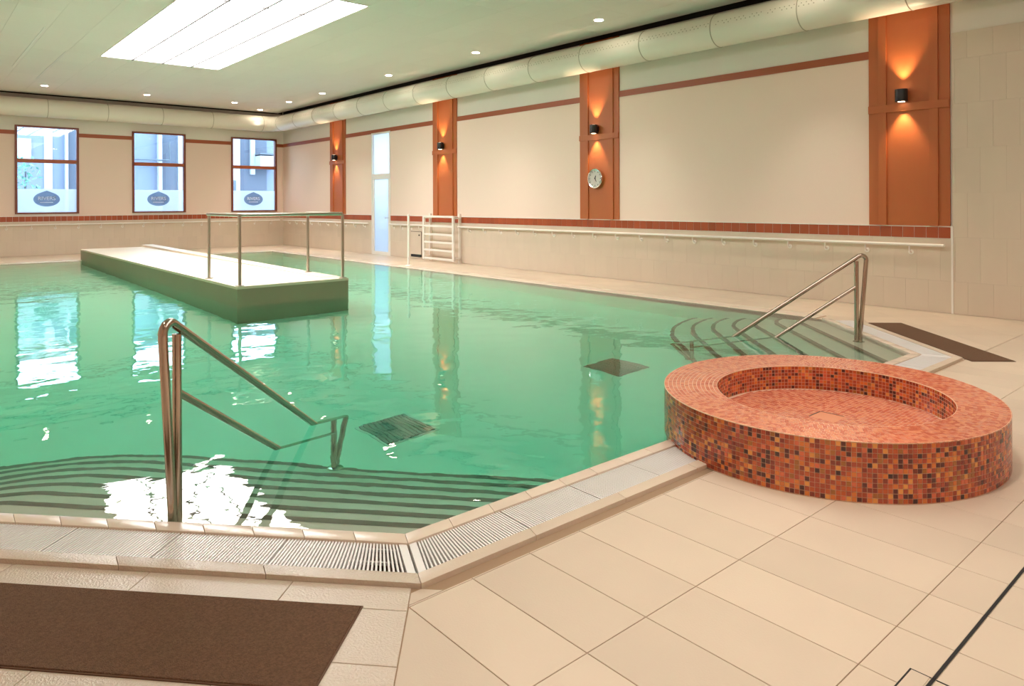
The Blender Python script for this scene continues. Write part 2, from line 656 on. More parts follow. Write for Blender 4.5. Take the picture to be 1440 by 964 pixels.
# narrow border strip between lip and straight field
fields.append(dict(reg=[SEAM, (lip2[0] + 0.12, 2.25), lip2, lip1, S2], o=(2.04, 2.25), u=(1, 0), w=0.31, h=0.3, m=M_deck))
# right of the far diagonal
fields.append(dict(reg=[(lip2[0] + 0.12, 2.25), (XA, 2.25), (XA, 4.6), (lip3[0], lip3[1] + 0.0), lip2], o=tuple(lip2), u=tuple(e4), w=0.62, h=0.62, m=M_deck))
# strip along the long wall
fields.append(dict(reg=[lip3, (XA, 4.6), (XA, YB), (PXR, YB), (PXR, lip3[1])], o=(PXR, 4.6), u=(1, 0), w=0.43, h=0.62, m=M_deck))
# far end strip
fields.append(dict(reg=[(0.25, PYB), (PXR, PYB), (PXR, YB), (0.25, YB)], o=(0.25, PYB), u=(1, 0), w=0.62, h=0.62, m=M_deck))
# left strip
fields.append(dict(reg=[(XL, 4.0), lip0, (0.25, YB), (XL, YB)], o=(XL, 4.3), u=(1, 0), w=0.62, h=0.62, m=M_deck))
# diagonal field at the near left (border row next to the lip, then field) as far as the seam
YS = SEAM[1] + seam_dir.y * (XL - SEAM[0]) / seam_dir.x
dreg = [S2, lip0, (XL, 4.0), (XL, YS)]
fields.append(dict(reg=dreg, o=(1.161, 2.679), u=tuple(-e1), w=0.61, h=0.205, m=M_deck_wet))
# wedge between seam and straight field
fields.append(dict(reg=[SEAM, (XL, YS), (XL, YF), (1.43, YF)], o=(1.43, 1.62), u=(1, 0), w=0.62, h=0.62, m=M_deck))

mb = MB()
for f in fields:
    mb.prism(f['reg'], -0.30, -0.0035)
mb.build('slab', M_grout, floor)

pieces = []
GAP = 0.0015
for fi, f in enumerate(fields):
    reg = f['reg']
    a = sum(reg[i][0] * reg[(i + 1) % len(reg)][1] - reg[(i + 1) % len(reg)][0] * reg[i][1] for i in range(len(reg)))
    if a < 0:
        reg = reg[::-1]
    u = Vector(f['u']).normalized()
    v = Vector((-u.y, u.x))
    o = Vector(f['o'])
    us = [(Vector(p) - o).dot(u) for p in reg]
    vs_ = [(Vector(p) - o).dot(v) for p in reg]
    vlo, vhi = min(vs_), max(vs_)
    w, h = f['w'], f['h']
    rows = []
    k = math.floor(vlo / h)
    while k * h < vhi:
        rows.append((k * h, (k + 1) * h, k))
        k += 1
    if fi == 6:
        # diagonal field: a border row, then two wide rows that carry the mat, then regular rows
        rows = []
        # v axis points away from the pool or towards it depending on u; measured along the outward normal
        sgn = 1 if v.dot(n1) > 0 else -1
        d0 = (Vector(lip1) - o).dot(n1)
        cuts = [d0, d0 + 0.155]
        while cuts[-1] < 8:
            cuts.append(cuts[-1] + 0.31)
        for q in range(len(cuts) - 1):
            lo, hi = sorted((sgn * cuts[q], sgn * cuts[q + 1]))
            rows.append((lo, hi, q))
    for r0, r1, kr in rows:
        i0, i1 = math.floor(min(us) / w), math.ceil(max(us) / w)
        for i in range(i0, i1 + 1):
            ww = w
            q = [o + u * (i * ww + GAP) + v * (r0 + GAP), o + u * ((i + 1) * ww - GAP) + v * (r0 + GAP),
                 o + u * ((i + 1) * ww - GAP) + v * (r1 - GAP), o + u * (i * ww + GAP) + v * (r1 - GAP)]
            pl = clip_convex([tuple(p) for p in q], inset(reg, GAP))
            if len(pl) < 3 or area(pl) < 0.0015:
                continue
            clean = [p for j, p in enumerate(pl) if (Vector(p) - Vector(pl[j - 1])).length > 0.004]
            if len(clean) < 3:
                continue
            pieces.append((seen_size([(p[0], p[1], 0) for p in clean]), clean, f['m']))
pieces.sort(key=lambda t: -t[0])
rest = MB()
for i, (sz, pl, m_) in enumerate(pieces):
    if i < 300:
        c = (sum(p[0] for p in pl) / len(pl), sum(p[1] for p in pl) / len(pl))
        b = MB()
        b.prism(pl, -0.006, 0.0, ch=0.0012)
        b.build('tile', m_, floor)
    else:
        rest.prism(pl, -0.006, 0.0)
rest.build('far_tiles', M_deck, floor, kind='stuff')

# raised coping strip along the long side and far end, level with the water
mb = MB()
L = PYB - 4.3
n = int(L / 0.62)
for i in range(n):
    y0 = 4.3 + L * i / n
    b = MB()
    b.box(PXR, PXR + 0.30, y0 + 0.002, y0 + L / n - 0.002, -0.05, 0.012)
    b.build('edge_stone', M_coping, floor, bevel=0.006)
for i in range(14):
    x0 = 0.25 + 8.63 * i / 14
    b = MB()
    b.box(x0 + 0.002, x0 + 8.63 / 14 - 0.002, PYB, PYB + 0.30, -0.05, 0.012)
    b.build('edge_stone', M_coping, floor, bevel=0.006)
b = MB()
b.box(-0.05, 0.25, 4.6, PYB, -0.05, 0.012)
b.build('edge_kerb', M_coping, floor, bevel=0.006)

# ------------------------------------------------------------------ overflow gutter: coping, channel, lip, gratings
gut = empty('trim_1', (4.5, 2.4, 0), 'beige stone kerb and coping around the overflow channel', kind='structure')
mb = MB()
for i in range(3):
    mb.prism([NEAR[i], RIM[i], RIM[i + 1], NEAR[i + 1]], -0.30, ZR - 0.02)
mb.build('coping_core', M_coping, gut)
mb = MB()
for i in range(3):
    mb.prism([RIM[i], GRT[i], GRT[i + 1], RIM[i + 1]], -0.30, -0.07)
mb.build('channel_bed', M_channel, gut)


def along(p, q, t):
    return (p[0] + (q[0] - p[0]) * t, p[1] + (q[1] - p[1]) * t)


def inside_ring(p, grow=0.0):
    dx, dy = p[0] - RING_C[0], p[1] - RING_C[1]
    x = dx * math.cos(RING_T) + dy * math.sin(RING_T)
    y = -dx * math.sin(RING_T) + dy * math.cos(RING_T)
    return (x / (RING_A + grow)) ** 2 + (y / (RING_B + grow)) ** 2 < 1


for i in range(3):
    L = math.dist(NEAR[i], NEAR[i + 1])
    n = round(L / 0.24)
    for k in range(n):
        t0, t1 = k / n + 0.0007 / L, (k + 1) / n - 0.0007 / L
        quad = [along(NEAR[i], NEAR[i + 1], t0), along(RIM[i], RIM[i + 1], t0), along(RIM[i], RIM[i + 1], t1), along(NEAR[i], NEAR[i + 1], t1)]
        if all(inside_ring(p, -0.03) for p in quad):
            continue
        b = MB()
        b.prism(quad, -0.10, ZR)
        b.build('coping_tile', M_coping, gut, bevel=0.004, smooth=0.5)
    L = math.dist(LIP[i], LIP[i + 1])
    n = round(L / 0.62)
    for k in range(n):
        t0, t1 = k / n + 0.0006 / L, (k + 1) / n - 0.0006 / L
        quad = [along(GRT[i], GRT[i + 1], t0), along(LIP[i], LIP[i + 1], t0), along(LIP[i], LIP[i + 1], t1), along(GRT[i], GRT[i + 1], t1)]
        if all(inside_ring(p, -0.03) for p in quad):
            continue
        b = MB()
        b.prism(quad, -0.20, 0.020)
        b.build('lip_stone', M_deck_wet if i == 0 else M_deck, gut, bevel=0.004, smooth=0.5)
# end stone that closes the channel at the far corner
b = MB()
b.prism([NEAR[3], (PXR, LIP[3][1]), (PXR + 0.001, NEAR[3][1] + 0.001)], -0.05, 0.01)


def grating(i, s0, s1, label, end0=False, end1=False):
    """gutter grating along chain segment i from distance s0 to s1: slim bars across the channel"""
    p, q = Vector(RIM[i]), Vector(RIM[i + 1])
    e = (q - p).normalized()
    nrm = Vector((e.y, -e.x))
    wdt = D_GRATE - D_RIM
    root = empty('gutter_grating', (*(p + e * (s0 + s1) / 2), 0), label, 'grating', 'gutter gratings')
    a = s0
    if end0:
        b = MB()
        b.prism([tuple(p + e * s0), tuple(p + e * s0 + nrm * wdt - e * end0), tuple(p + e * (s0 + 0.036) + nrm * wdt - e * end0), tuple(p + e * (s0 + 0.036))], -0.015, 0.014)
        b.build('end_plate', M_grate, root)
        a = s0 + 0.037
    bq = s1
    if end1:
        b = MB()
        b.prism([tuple(p + e * (s1 - 0.036)), tuple(p + e * (s1 - 0.036) + nrm * wdt + e * end1), tuple(p + e * s1 + nrm * wdt + e * end1), tuple(p + e * s1)], -0.015, 0.014)
        b.build('end_plate', M_grate, root)
        bq = s1 - 0.037
    npan = max(1, round((bq - a) / 0.5))
    for k in range(npan):
        t0, t1 = a + (bq - a) * k / npan, a + (bq - a) * (k + 1) / npan
        b = MB()
        nb = int((t1 - t0 - 0.004) / 0.0140)
        for j in range(nb):
            c0 = p + e * (t0 + 0.004 + (j + 0.5) * (t1 - t0 - 0.006) / nb)
            skew = 0.0
            if end1:
                skew = end1 * max(0.0, (j / nb + k) / npan) ** 8
            if end0:
                skew = -end0 * max(0.0, 1 - (j / nb + k) / npan) ** 8
            c1 = c0 + nrm * wdt + e * skew
            m_ = (c0 + c1) / 2
            hv = (c1 - c0) / 2
            b.obox((m_.x, m_.y, 0.003), (e.x * 0.0041, e.y * 0.0041, 0), (hv.x * 0.985, hv.y * 0.985, 0), (0, 0, 0.010))
        for dd in (0.012, wdt / 2, wdt - 0.012):
            c = p + e * (t0 + t1) / 2 + nrm * dd
            b.obox((c.x, c.y, -0.012), (e.x * (t1 - t0 - 0.004) / 2, e.y * (t1 - t0 - 0.004) / 2, 0), (nrm.x * 0.006, nrm.y * 0.006, 0), (0, 0, 0.006))
        b.build('grate_panel', M_grate, root, kind='stuff')
    return root


L1 = math.dist(RIM[0], RIM[1])
L2 = math.dist(RIM[1], RIM[2])
L4 = math.dist(RIM[2], RIM[3])
mit = (D_GRATE - D_RIM) * math.tan(0.5 * math.acos(max(-1, min(1, e1.dot(Vector((C2[0] - C1[0], C2[1] - C1[1])).normalized())))))
grating(0, 0.05, L1 - 0.006, 'white slatted gutter grating along the near left diagonal pool edge', end1=mit)
grating(1, 0.006, 1.93, 'white slatted gutter grating between the pool corner and mosaic basin', end0=mit)
grating(1, 3.68, L2 - 0.005, 'short white gutter grating emerging behind the mosaic basin', end1=mit)
grating(2, 0.005, L4 - 0.05, 'white gutter grating along the far right diagonal pool edge', end0=mit)

# ------------------------------------------------------------------ walls
TW = 0.3


def stone_wall(root, cells, basis, name='stone_tile', keep=300):
    """cells: (a0,a1,z0,z1); basis maps (a, depth, z) to world; tiles proud of a grout face"""
    L = []
    for a0, a1, z0, z1 in cells:
        pts = [basis(a, 0, z) for a, z in ((a0, z0), (a1, z0), (a1, z1), (a0, z1))]
        L.append((seen_size(pts), a0, a1, z0, z1))
    L.sort(key=lambda t: -t[0])
    rest = MB()
    cache = {}
    for i, (sz, a0, a1, z0, z1) in enumerate(L):
        g = 0.0006
        key = (round(a1 - a0, 3), round(z1 - z0, 3))
        c = basis((a0 + a1) / 2, 0.006, (z0 + z1) / 2)
        ua = Vector(basis(1, 0, 0)) - Vector(basis(0, 0, 0))
        ud = Vector(basis(0, 1, 0)) - Vector(basis(0, 0, 0))
        if i < keep:
            if key not in cache:
                b = MB()
                b.obox((0, 0, 0), ua * (key[0] / 2 - g), ud * 0.006, (0, 0, key[1] / 2 - g))
                cache[key] = b.mesh(name, root['_m'] if False else stone_wall.m)
            place(name, cache[key], root, c)
        else:
            rest.obox(c, ua * (key[0] / 2 - g), ud * 0.006, (0, 0, key[1] / 2 - g))
    if rest.v:
        rest.build('far_' + name + 's', stone_wall.m, root, kind='stuff')


def grid(a0, a1, da, zs, brick=True):
    out = []
    for r in range(len(zs) - 1):
        a = a0 - (da / 2 if (brick and r % 2) else 0)
        while a < a1 - 1e-6:
            b0, b1 = max(a, a0), min(a + da, a1)
            if b1 - b0 > 0.02:
                out.append((b0, b1, zs[r], zs[r + 1]))
            a += da
    return out


DOOR_Y0, DOOR_Y1 = 17.50, 18.56
Y_END = 3.27    # where dado and band stop and the full-height stone starts
wr = empty('wall_right', (XA, 11, 0), 'long beige right wall with orange pilasters', kind='structure')
mb = MB()
XW = XA + 0.02
mb.box(XW, XW + 0.25, YF, DOOR_Y0, -0.3, H + 0.3)
mb.box(XW, XW + 0.25, DOOR_Y1, YB + 0.3, -0.3, H + 0.3)
mb.box(XW, XW + 0.25, DOOR_Y0, DOOR_Y1, 3.57, H + 0.3)
mb.box(XW, XW + 0.25, DOOR_Y0, DOOR_Y1, -0.3, 0.0)
mb.build('wall_core', M_paint, wr)
# dado backing
mb = MB()
for a, b in ((Y_END, DOOR_Y0), (DOOR_Y1, YB)):
    mb.box(XA + 0.008, XW, a, b, 0, 1.0)
mb.box(XA + 0.008, XW, YF, Y_END, 0, 3.735)
mb.build('tile_backing', M_wallgrout, wr)
mb = MB()
for a, b in ((Y_END, DOOR_Y0), (DOOR_Y1, YB)):
    mb.box(XA - 0.004, XW, a, b, 1.152, 1.166)
    mb.box(XA + 0.004, XW, a, b, 0.998, 1.152)
mb.build('ledge', M_white, wr)
stone_wall.m = M_wallstone
basisA = lambda a, d, z: (XA + 0.008 - d, a, z)
cells = grid(Y_END, DOOR_Y0, 0.29, [0.003, 0.43, 0.998]) + grid(DOOR_Y1, YB, 0.29, [0.003, 0.43, 0.998])
cells += grid(YF, Y_END, 0.29, [0.003, 0.43, 1.02, 1.61, 2.20, 2.79, 3.38, 3.735])
stone_wall(wr, cells, basisA)
stone_wall.m = M_redtile
cells = []
for a, b in ((Y_END + 0.02, DOOR_Y0), (DOOR_Y1, YB)):
    n = round((b - a) / 0.15)
    for k in range(n):
        cells.append((a + (b - a) * k / n + 0.002, a + (b - a) * (k + 1) / n - 0.002, 1.002, 1.150))
stone_wall(wr, cells, lambda a, d, z: (XA + 0.0125 - d, a, z), 'red_tile')
# edge strip that ends the dado
mb = MB()
mb.box(XA - 0.012, XW, Y_END - 0.012, Y_END + 0.012, 0, 1.166)
mb.build('end_strip', M_white, wr)

PIL = [3.813, 9.546, 14.843, 20.692]
PW = 1.04
bays = [(PIL[0] + PW / 2, PIL[1] - PW / 2), (PIL[1] + PW / 2, PIL[2] - PW / 2), (PIL[2] + PW / 2, DOOR_Y0), (DOOR_Y1, PIL[3] - PW / 2), (PIL[3] + PW / 2, YB)]
for a, b in bays:
    mb = MB()
    mb.box(XW - 0.012, XW, a, b, 1.166, 3.55)
    mb.build('acoustic_panel', M_panel, wr)
tr = empty('trim_2', (XW, 11, 3.6), 'thin terracotta picture rail along the right wall', kind='structure')
for a, b in ((PIL[0] + PW / 2, PIL[1] - PW / 2), (PIL[1] + PW / 2, PIL[2] - PW / 2), (PIL[2] + PW / 2, PIL[3] - PW / 2), (PIL[3] + PW / 2, YB)):
    mb = MB()
    mb.box(XW - 0.022, XW, a, b, 3.55, 3.665)
    mb.build('rail_length', M_redtrim, tr)

# end wall with three windows
WIN = [(2.56, 4.17), (5.635, 7.245), (8.745, 10.365)]
WZ0, WZ1 = 1.225, 3.825
wb = empty('wall_back', (5, YB, 0), 'far end wall with three framed windows', kind='structure')
mb = MB()
YW = YB + 0.02
xs = [XL - 0.25] + [v for w in WIN for v in w] + [XA + 0.3]
for i in range(0, 8, 2):
    mb.box(xs[i], xs[i + 1], YW, YW + 0.25, -0.3, H + 0.3)
for a, b in WIN:
    mb.box(a, b, YW, YW + 0.25, -0.3, WZ0)
    mb.box(a, b, YW, YW + 0.25, WZ1, H + 0.3)
mb.build('wall_core', M_paint, wb)
mb = MB()
mb.box(XL, XA, YB + 0.008, YW, 0, 1.0)
mb.build('tile_backing', M_wallgrout, wb)
mb = MB()
mb.box(XL, XA, YB - 0.004, YW, 1.152, 1.166)
mb.box(XL, XA, YB + 0.004, YW, 0.998, 1.152)
mb.build('ledge', M_white, wb)
stone_wall.m = M_wallstone
stone_wall(wb, grid(XL, XA, 0.29, [0.003, 0.43, 0.998]), lambda a, d, z: (a, YB + 0.008 - d, z))
stone_wall.m = M_redtile
n = round((XA - XL) / 0.15)
stone_wall(wb, [(XL + (XA - XL) * k / n + 0.002, XL + (XA - XL) * (k + 1) / n - 0.002, 1.002, 1.150) for k in range(n)], lambda a, d, z: (a, YB + 0.0125 - d, z), 'red_tile')
for i in range(0, 8, 2):
    a, b = max(xs[i], XL), min(xs[i + 1], XA)
    mb = MB()
    mb.box(a, b, YW - 0.012, YW, 1.166, 3.55)
    mb.build('acoustic_panel', M_panel, wb)
tr = empty('trim_3', (5, YW, 3.6), 'thin terracotta picture rail between the end windows', kind='structure')
for i in range(0, 8, 2):
    a, b = max(xs[i], XL), min(xs[i + 1], XA)
    mb = MB()
    mb.box(a, b, YW - 0.022, YW, 3.55, 3.665)
    mb.build('rail_length', M_redtrim, tr)

wl = empty('wall_left', (XL, 11, 0), 'plain left wall beyond the frame', kind='structure')
mb = MB()
mb.box(XL - 0.25, XL, YF - 0.25, YB + 0.27, -0.3, H + 0.3)
mb.build('wall_core', M_panel, wl)
wf = empty('wall_front', (4, YF, 0), 'plain near wall behind the camera', kind='structure')
mb = MB()
mb.box(XL - 0.25, XA + 0.27, YF - 0.25, YF, -0.3, H + 0.3)
mb.build('wall_core', M_panel, wf)

# ------------------------------------------------------------------ ceiling
LPX0, LPX1, LPY0, LPY1 = 3.34, 5.84, 10.3, 17.5
CEX, CEY = 10.29, 24.64      # ceiling stops short of two walls; added black void paints the shade there
ce = empty('ceiling', (4.6, 11, H), 'grey white suspended ceiling of large rectangular panels', kind='structure')
mb = MB()
for x0, x1, y0, y1 in ((XL, LPX0, YF, CEY), (LPX1, CEX, YF, CEY), (LPX0, LPX1, YF, LPY0), (LPX0, LPX1, LPY1, CEY)):
    mb.box(x0, x1, y0, y1, H + 0.003, H + 0.12)
mb.box(LPX0, LPX1, LPY0, LPY1, H + 0.08, H + 0.12)
mb.build('grid_board', M_ceilgap, ce)
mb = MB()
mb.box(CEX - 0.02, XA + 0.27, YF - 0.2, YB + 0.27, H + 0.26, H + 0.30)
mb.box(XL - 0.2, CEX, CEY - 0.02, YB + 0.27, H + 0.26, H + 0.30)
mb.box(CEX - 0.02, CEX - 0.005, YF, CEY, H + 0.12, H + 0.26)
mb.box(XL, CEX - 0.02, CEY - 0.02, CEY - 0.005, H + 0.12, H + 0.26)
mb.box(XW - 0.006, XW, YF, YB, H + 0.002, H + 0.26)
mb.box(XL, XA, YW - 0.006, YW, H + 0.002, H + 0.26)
mb.build('painted_shade_void', M_dark, ce)
cells = []
x = LPX0 - 0.625 * 8
while x < CEX:
    y = LPY1 - 1.2 * 18
    while y < CEY:
        a0, a1, b0, b1 = max(x, XL), min(x + 0.625, CEX), max(y, YF), min(y + 1.2, CEY)
        if a1 - a0 > 0.02 and b1 - b0 > 0.02 and not (a0 >= LPX0 - 0.01 and a1 <= LPX1 + 0.01 and b0 >= LPY0 - 0.01 and b1 <= LPY1 + 0.01):
            cells.append((seen_size([(a0, b0, H), (a1, b0, H), (a1, b1, H), (a0, b1, H)]), a0, a1, b0, b1))
        y += 1.2
    x += 0.625
cells.sort(key=lambda t: -t[0])
rest = MB()
cache = {}
for i, (s_, a0, a1, b0, b1) in enumerate(cells):
    g = 0.0014
    k = (round(a1 - a0, 3), round(b1 - b0, 3))
    if i < 300:
        if k not in cache:
            b = MB()
            b.box(-k[0] / 2 + g, k[0] / 2 - g, -k[1] / 2 + g, k[1] / 2 - g, 0, 0.012)
            cache[k] = b.mesh('ceiling_panel', M_ceil)
        place('ceiling_panel', cache[k], ce, ((a0 + a1) / 2, (b0 + b1) / 2, H - 0.004))
    else:
        rest.box(a0 + g, a1 - g, b0 + g, b1 - g, H - 0.004, H + 0.008)
rest.build('far_ceiling_panels', M_ceil, ce, kind='stuff')

lp = empty('ceiling_light', ((LPX0 + LPX1) / 2, (LPY0 + LPY1) / 2, H), 'large glowing white luminous ceiling panel over the pool', 'light')
for i in range(4):
    x0 = LPX0 + 0.625 * i
    for y0, y1 in ((LPY0, LPY0 + 1.2), (LPY0 + 1.2, LPY1)):
        b = MB()
        b.box(x0 + 0.012, x0 + 0.613, y0 + 0.008, y1 - 0.008, H + 0.004, H + 0.016)
        b.build('diffuser_pane', M_lightpanel, lp)
for i in range(1, 4):
    b = MB()
    b.box(LPX0 + 0.625 * i - 0.014, LPX0 + 0.625 * i + 0.014, LPY0, LPY1, H - 0.030, H + 0.02)
    b.build('divider_bar', M_bar, lp)
b = MB()
b.box(LPX0, LPX1, LPY0 + 1.193, LPY0 + 1.207, H - 0.010, H + 0.02)
b.build('divider_bar', M_bar, lp)
b = MB()
for x0, x1, y0, y1 in ((LPX0 - 0.012, LPX0 + 0.01, LPY0, LPY1), (LPX1 - 0.01, LPX1 + 0.012, LPY0, LPY1), (LPX0, LPX1, LPY0 - 0.012, LPY0 + 0.006), (LPX0, LPX1, LPY1 - 0.006, LPY1 + 0.012)):
    b.box(x0, x1, y0, y1, H - 0.012, H + 0.02)
b.build('frame', M_white, lp)

lq = empty('ceiling_light', ((LPX0 + LPX1) / 2, 2.4, H), 'added unseen fill light panel above the near deck, outside the picture', 'light')  # unseen panel, added as ambient fill for the near side
b = MB()
b.box(LPX0, LPX1, -1.2, 6.0, H - 0.016, H - 0.006)
b.build('diffuser_pane', M_fillpanel, lq)
b = MB()
for x0, x1, y0, y1 in ((LPX0 - 0.03, LPX0, -1.23, 6.03), (LPX1, LPX1 + 0.03, -1.23, 6.03), (LPX0, LPX1, -1.23, -1.2), (LPX0, LPX1, 6.0, 6.03)):
    b.box(x0, x1, y0, y1, H - 0.022, H - 0.004)
b.build('frame', M_white, lq)

# slim air slots in the ceiling, left
for x0, y0, y1, lb in ((2.03, 15.3, 20.1, 'thin pale ceiling slot at the far left, nearer the frame edge'), (2.69, 17.4, 22.0, 'thin pale ceiling slot at left, nearer the luminous panel')):
    r = empty('ceiling_slot', (x0, (y0 + y1) / 2, H), lb, 'air slot', 'ceiling air slots')
    b = MB()
    b.box(x0 - 0.011, x0 + 0.011, y0, y1, H - 0.012, H)
    b.build('slot_frame', M_white, r)
    b = MB()
    b.box(x0 - 0.006, x0 + 0.006, y0 + 0.02, y1 - 0.02, H - 0.014, H - 0.011)
    b.build('slot_blade', M_white, r)

# ------------------------------------------------------------------ windows and door
M_txt = M_logotext


def text_mesh(txt, size, m_):
    cu = D.curves.new('lettering', 'FONT')
    cu.body = txt
    cu.size = size
    cu.align_x = 'CENTER'
    cu.align_y = 'CENTER'
    cu.extrude = 0.001
    ob = D.objects.new('lettering', cu)
    C.objects.link(ob)
    dg = bpy.context.evaluated_depsgraph_get()
    me = D.meshes.new_from_object(ob.evaluated_get(dg))
    D.objects.remove(ob)
    me.materials.clear()
    me.materials.append(m_)
    return me


logo_me = text_mesh('RIVERS', 0.15, M_txt)
logo_me2 = text_mesh('SPA  POOL', 0.05, M_txt) if False else None
for wi, (a, b_) in enumerate(WIN):
    lb = ['leftmost end wall window, luminous ceiling mirrored in its top pane', 'middle end wall window showing grey courtyard pipes', 'rightmost end wall window beside the room corner'][wi]
    r = empty('window_%d' % (wi + 1), ((a + b_) / 2, YB, WZ0), lb, kind='structure')
    fr = MB()
    F = 0.06
    y0, y1 = YB - 0.03, YB + 0.12
    fr.box(a, a + F, y0, y1, WZ0, WZ1)
    fr.box(b_ - F, b_, y0, y1, WZ0, WZ1)
    fr.box(a + F, b_ - F, y0, y1, WZ0, WZ0 + 0.045)
    fr.box(a + F, b_ - F, y0, y1, WZ1 - 0.05, WZ1)
    fr.build('window_frame', M_frame, r)
    fr = MB()
    fr.box(a + F, b_ - F, y0 + 0.005, y1, 2.735, 2.845)
    fr.build('mullion', M_redtrim, r)
    for z0, z1 in ((WZ0 + 0.045, 2.735), (2.845, WZ1 - 0.05)):
        p = MB()
        p.box(a + F, b_ - F, YB + 0.05, YB + 0.056, z0, z1)
        p.build('pane', M_glass, r)
    p = MB()
    p.add([(a + F, YB + 0.046, WZ0 + 0.045), (b_ - F, YB + 0.046, WZ0 + 0.045), (b_ - F, YB + 0.046, 1.965), (a + F, YB + 0.046, 1.965)], [(0, 1, 2, 3)])
    film = p.build('frosted_film', M_frost, r)
    cx, cz = (a + b_) / 2 - 0.02, 1.66
    # shield shaped emblem: wide oval with a raised crown point and side steps
    ring = []
    for k in range(48):
        t = 2 * PI * k / 48
        x, z = 0.335 * math.cos(t), 0.215 * math.sin(t)
        if abs(x) < 0.17 and z > 0:
            z = 0.215 * 0.87 + 0.075 * (1 - abs(x) / 0.17)
        ring.append((cx + x, z + cz))
    p = MB()
    nv = len(ring)
    p.add([(x, YB + 0.0405, z) for x, z in ring] + [(x, YB + 0.0435, z) for x, z in ring],
          [tuple(range(nv)), tuple(range(2 * nv - 1, nv - 1, -1))] + [(i, nv + i, nv + (i + 1) % nv, (i + 1) % nv) for i in range(nv)])
    em = p.build('emblem', M_logo, r)
    place('emblem_lettering', logo_me, em, (cx, YB + 0.038, cz + 0.02), (PI / 2, 0, 0))
    p = MB()
    p.box(cx - 0.17, cx + 0.16, YB + 0.037, YB + 0.040, cz - 0.105, cz - 0.085)
    p.build('emblem_line', M_txt, em)

dr = empty('door_1', (XA, (DOOR_Y0 + DOOR_Y1) / 2, 0), 'narrow white framed frosted glass door with tall transom', kind='structure')
b = MB()
xa, xb = XA - 0.01, XA + 0.11
b.box(xa, xb, DOOR_Y0, DOOR_Y0 + 0.05, 0, 3.57)
b.box(xa, xb, DOOR_Y1 - 0.05, DOOR_Y1, 0, 3.57)
b.box(xa, xb, DOOR_Y0 + 0.05, DOOR_Y1 - 0.05, 3.52, 3.57)
b.box(xa, xb, DOOR_Y0 + 0.05, DOOR_Y1 - 0.05, 2.28, 2.36)
b.box(xa, xb, DOOR_Y0 + 0.05, DOOR_Y1 - 0.05, 0, 0.02)
b.build('door_frame', M_white, dr)
b = MB()
b.box(XA + 0.05, XA + 0.056, DOOR_Y0 + 0.05, DOOR_Y1 - 0.05, 2.36, 3.52)
b.build('transom_pane', M_frostdoor, dr)
b = MB()
u0, u1 = DOOR_Y0 + 0.055, DOOR_Y1 - 0.055
xa, xb = XA + 0.0, XA + 0.06
b.box(xa, xb, u0, u0 + 0.075, 0.022, 2.275)
b.box(xa, xb, u1 - 0.075, u1, 0.022, 2.275)
b.box(xa, xb, u0 + 0.075, u1 - 0.075, 0.022, 0.10)
b.box(xa, xb, u0 + 0.075, u1 - 0.075, 2.2, 2.275)
leaf = b.build('door_leaf', M_white, dr)
b = MB()
b.box(XA + 0.03, XA + 0.036, u0 + 0.075, u1 - 0.075, 0.10, 2.2)
b.build('door_pane', M_frostdoor, leaf)
b = MB()
b.tube([(XA, u0 + 0.04, 1.08), (XA - 0.055, u0 + 0.04, 1.08), (XA - 0.06, u0 + 0.06, 1.08), (XA - 0.06, u0 + 0.16, 1.08)], 0.011, 8)
b.build('door_handle', M_chrome, leaf, smooth=0.6)

# ------------------------------------------------------------------ what stands outside the windows
og = empty('trim_4', (6, 28, -0.3), 'pale paved ground of the outside courtyard', kind='structure')
b = MB()
b.box(-8, 22, YB + 0.3, 42, -0.4, -0.3)
b.box(XA + 0.4, 22, -8, YB + 0.3, -0.4, -0.3)
b.build('paving', M_ext_white, og)
nb = empty('courtyard_building', (6, 37, -0.3), 'pale blue grey building across the courtyard behind the end windows', 'building')
YE = 37.0
zz = lambda z: 1.5 + (z - 1.5) * YE / 29.0 if z > 0 else z
b = MB()
b.box(-6, 18, YE, YE + 0.3, -0.3, 5.3)
b.build('facade', M_ext_pale, nb)


def ex(px, YE=YE):       # world x on the facade seen through a photo column
    d = _F * CAM_F + _R * (px - 720)
    return d.x / d.y * YE


for a, c_, z0, z1, m_, nm, dp in ((91, 95, -0.3, 4.7, M_ext_white, 'column', 0.25), (97, 108, -0.3, 4.7, M_ext_grey, 'recess_panel', 0.03),
                                  (22, 44, 3.05, 3.75, M_ext_white, 'sign_board', 0.08), (62, 74, -0.3, 4.7, M_ext_white, 'column', 0.04),
                                  (221, 226, -0.3, 4.7, M_ext_white, 'column', 0.3), (227, 248, -0.3, 4.7, M_ext_grey, 'recess_panel', 0.03),
                                  (250, 262, -0.3, 4.7, M_ext_white, 'column', 0.1), (326, 337, -0.3, 4.7, M_ext_white, 'column', 0.1),
                                  (338, 375, -0.3, 4.7, M_ext_grey, 'recess_panel', 0.03), (351, 357, 2.7, 4.7, M_ext_white, 'column', 0.2),
                                  (357, 381, 2.95, 3.45, M_ext_white, 'balcony_slab', 0.9), (357, 381, 3.5, 3.56, M_ext_dark, 'balcony_rail', 0.9),
                                  (326, 330, 1.95, 2.45, M_ext_dark, 'vent_box', 0.2)):
    b = MB()
    b.box(ex(a), ex(c_), YE - dp, YE, zz(z0), 5.3 if z1 == 4.7 else zz(z1))
    b.build(nm, m_, nb)
for z in (zz(3.02), zz(3.16)):
    b = MB()
    b.tube([(ex(186), YE - 0.35, z), (ex(236), YE - 0.35, z), (ex(236), YE - 0.35, z + 0.9)], 0.035, 8)
    b.build('pipe', M_ext_dark, nb, smooth=0.6)
sh = empty('shrub', (ex(36, 28.2), 28.2, -0.3), 'leafy green shrub outside the leftmost window', 'plant')
b = MB()
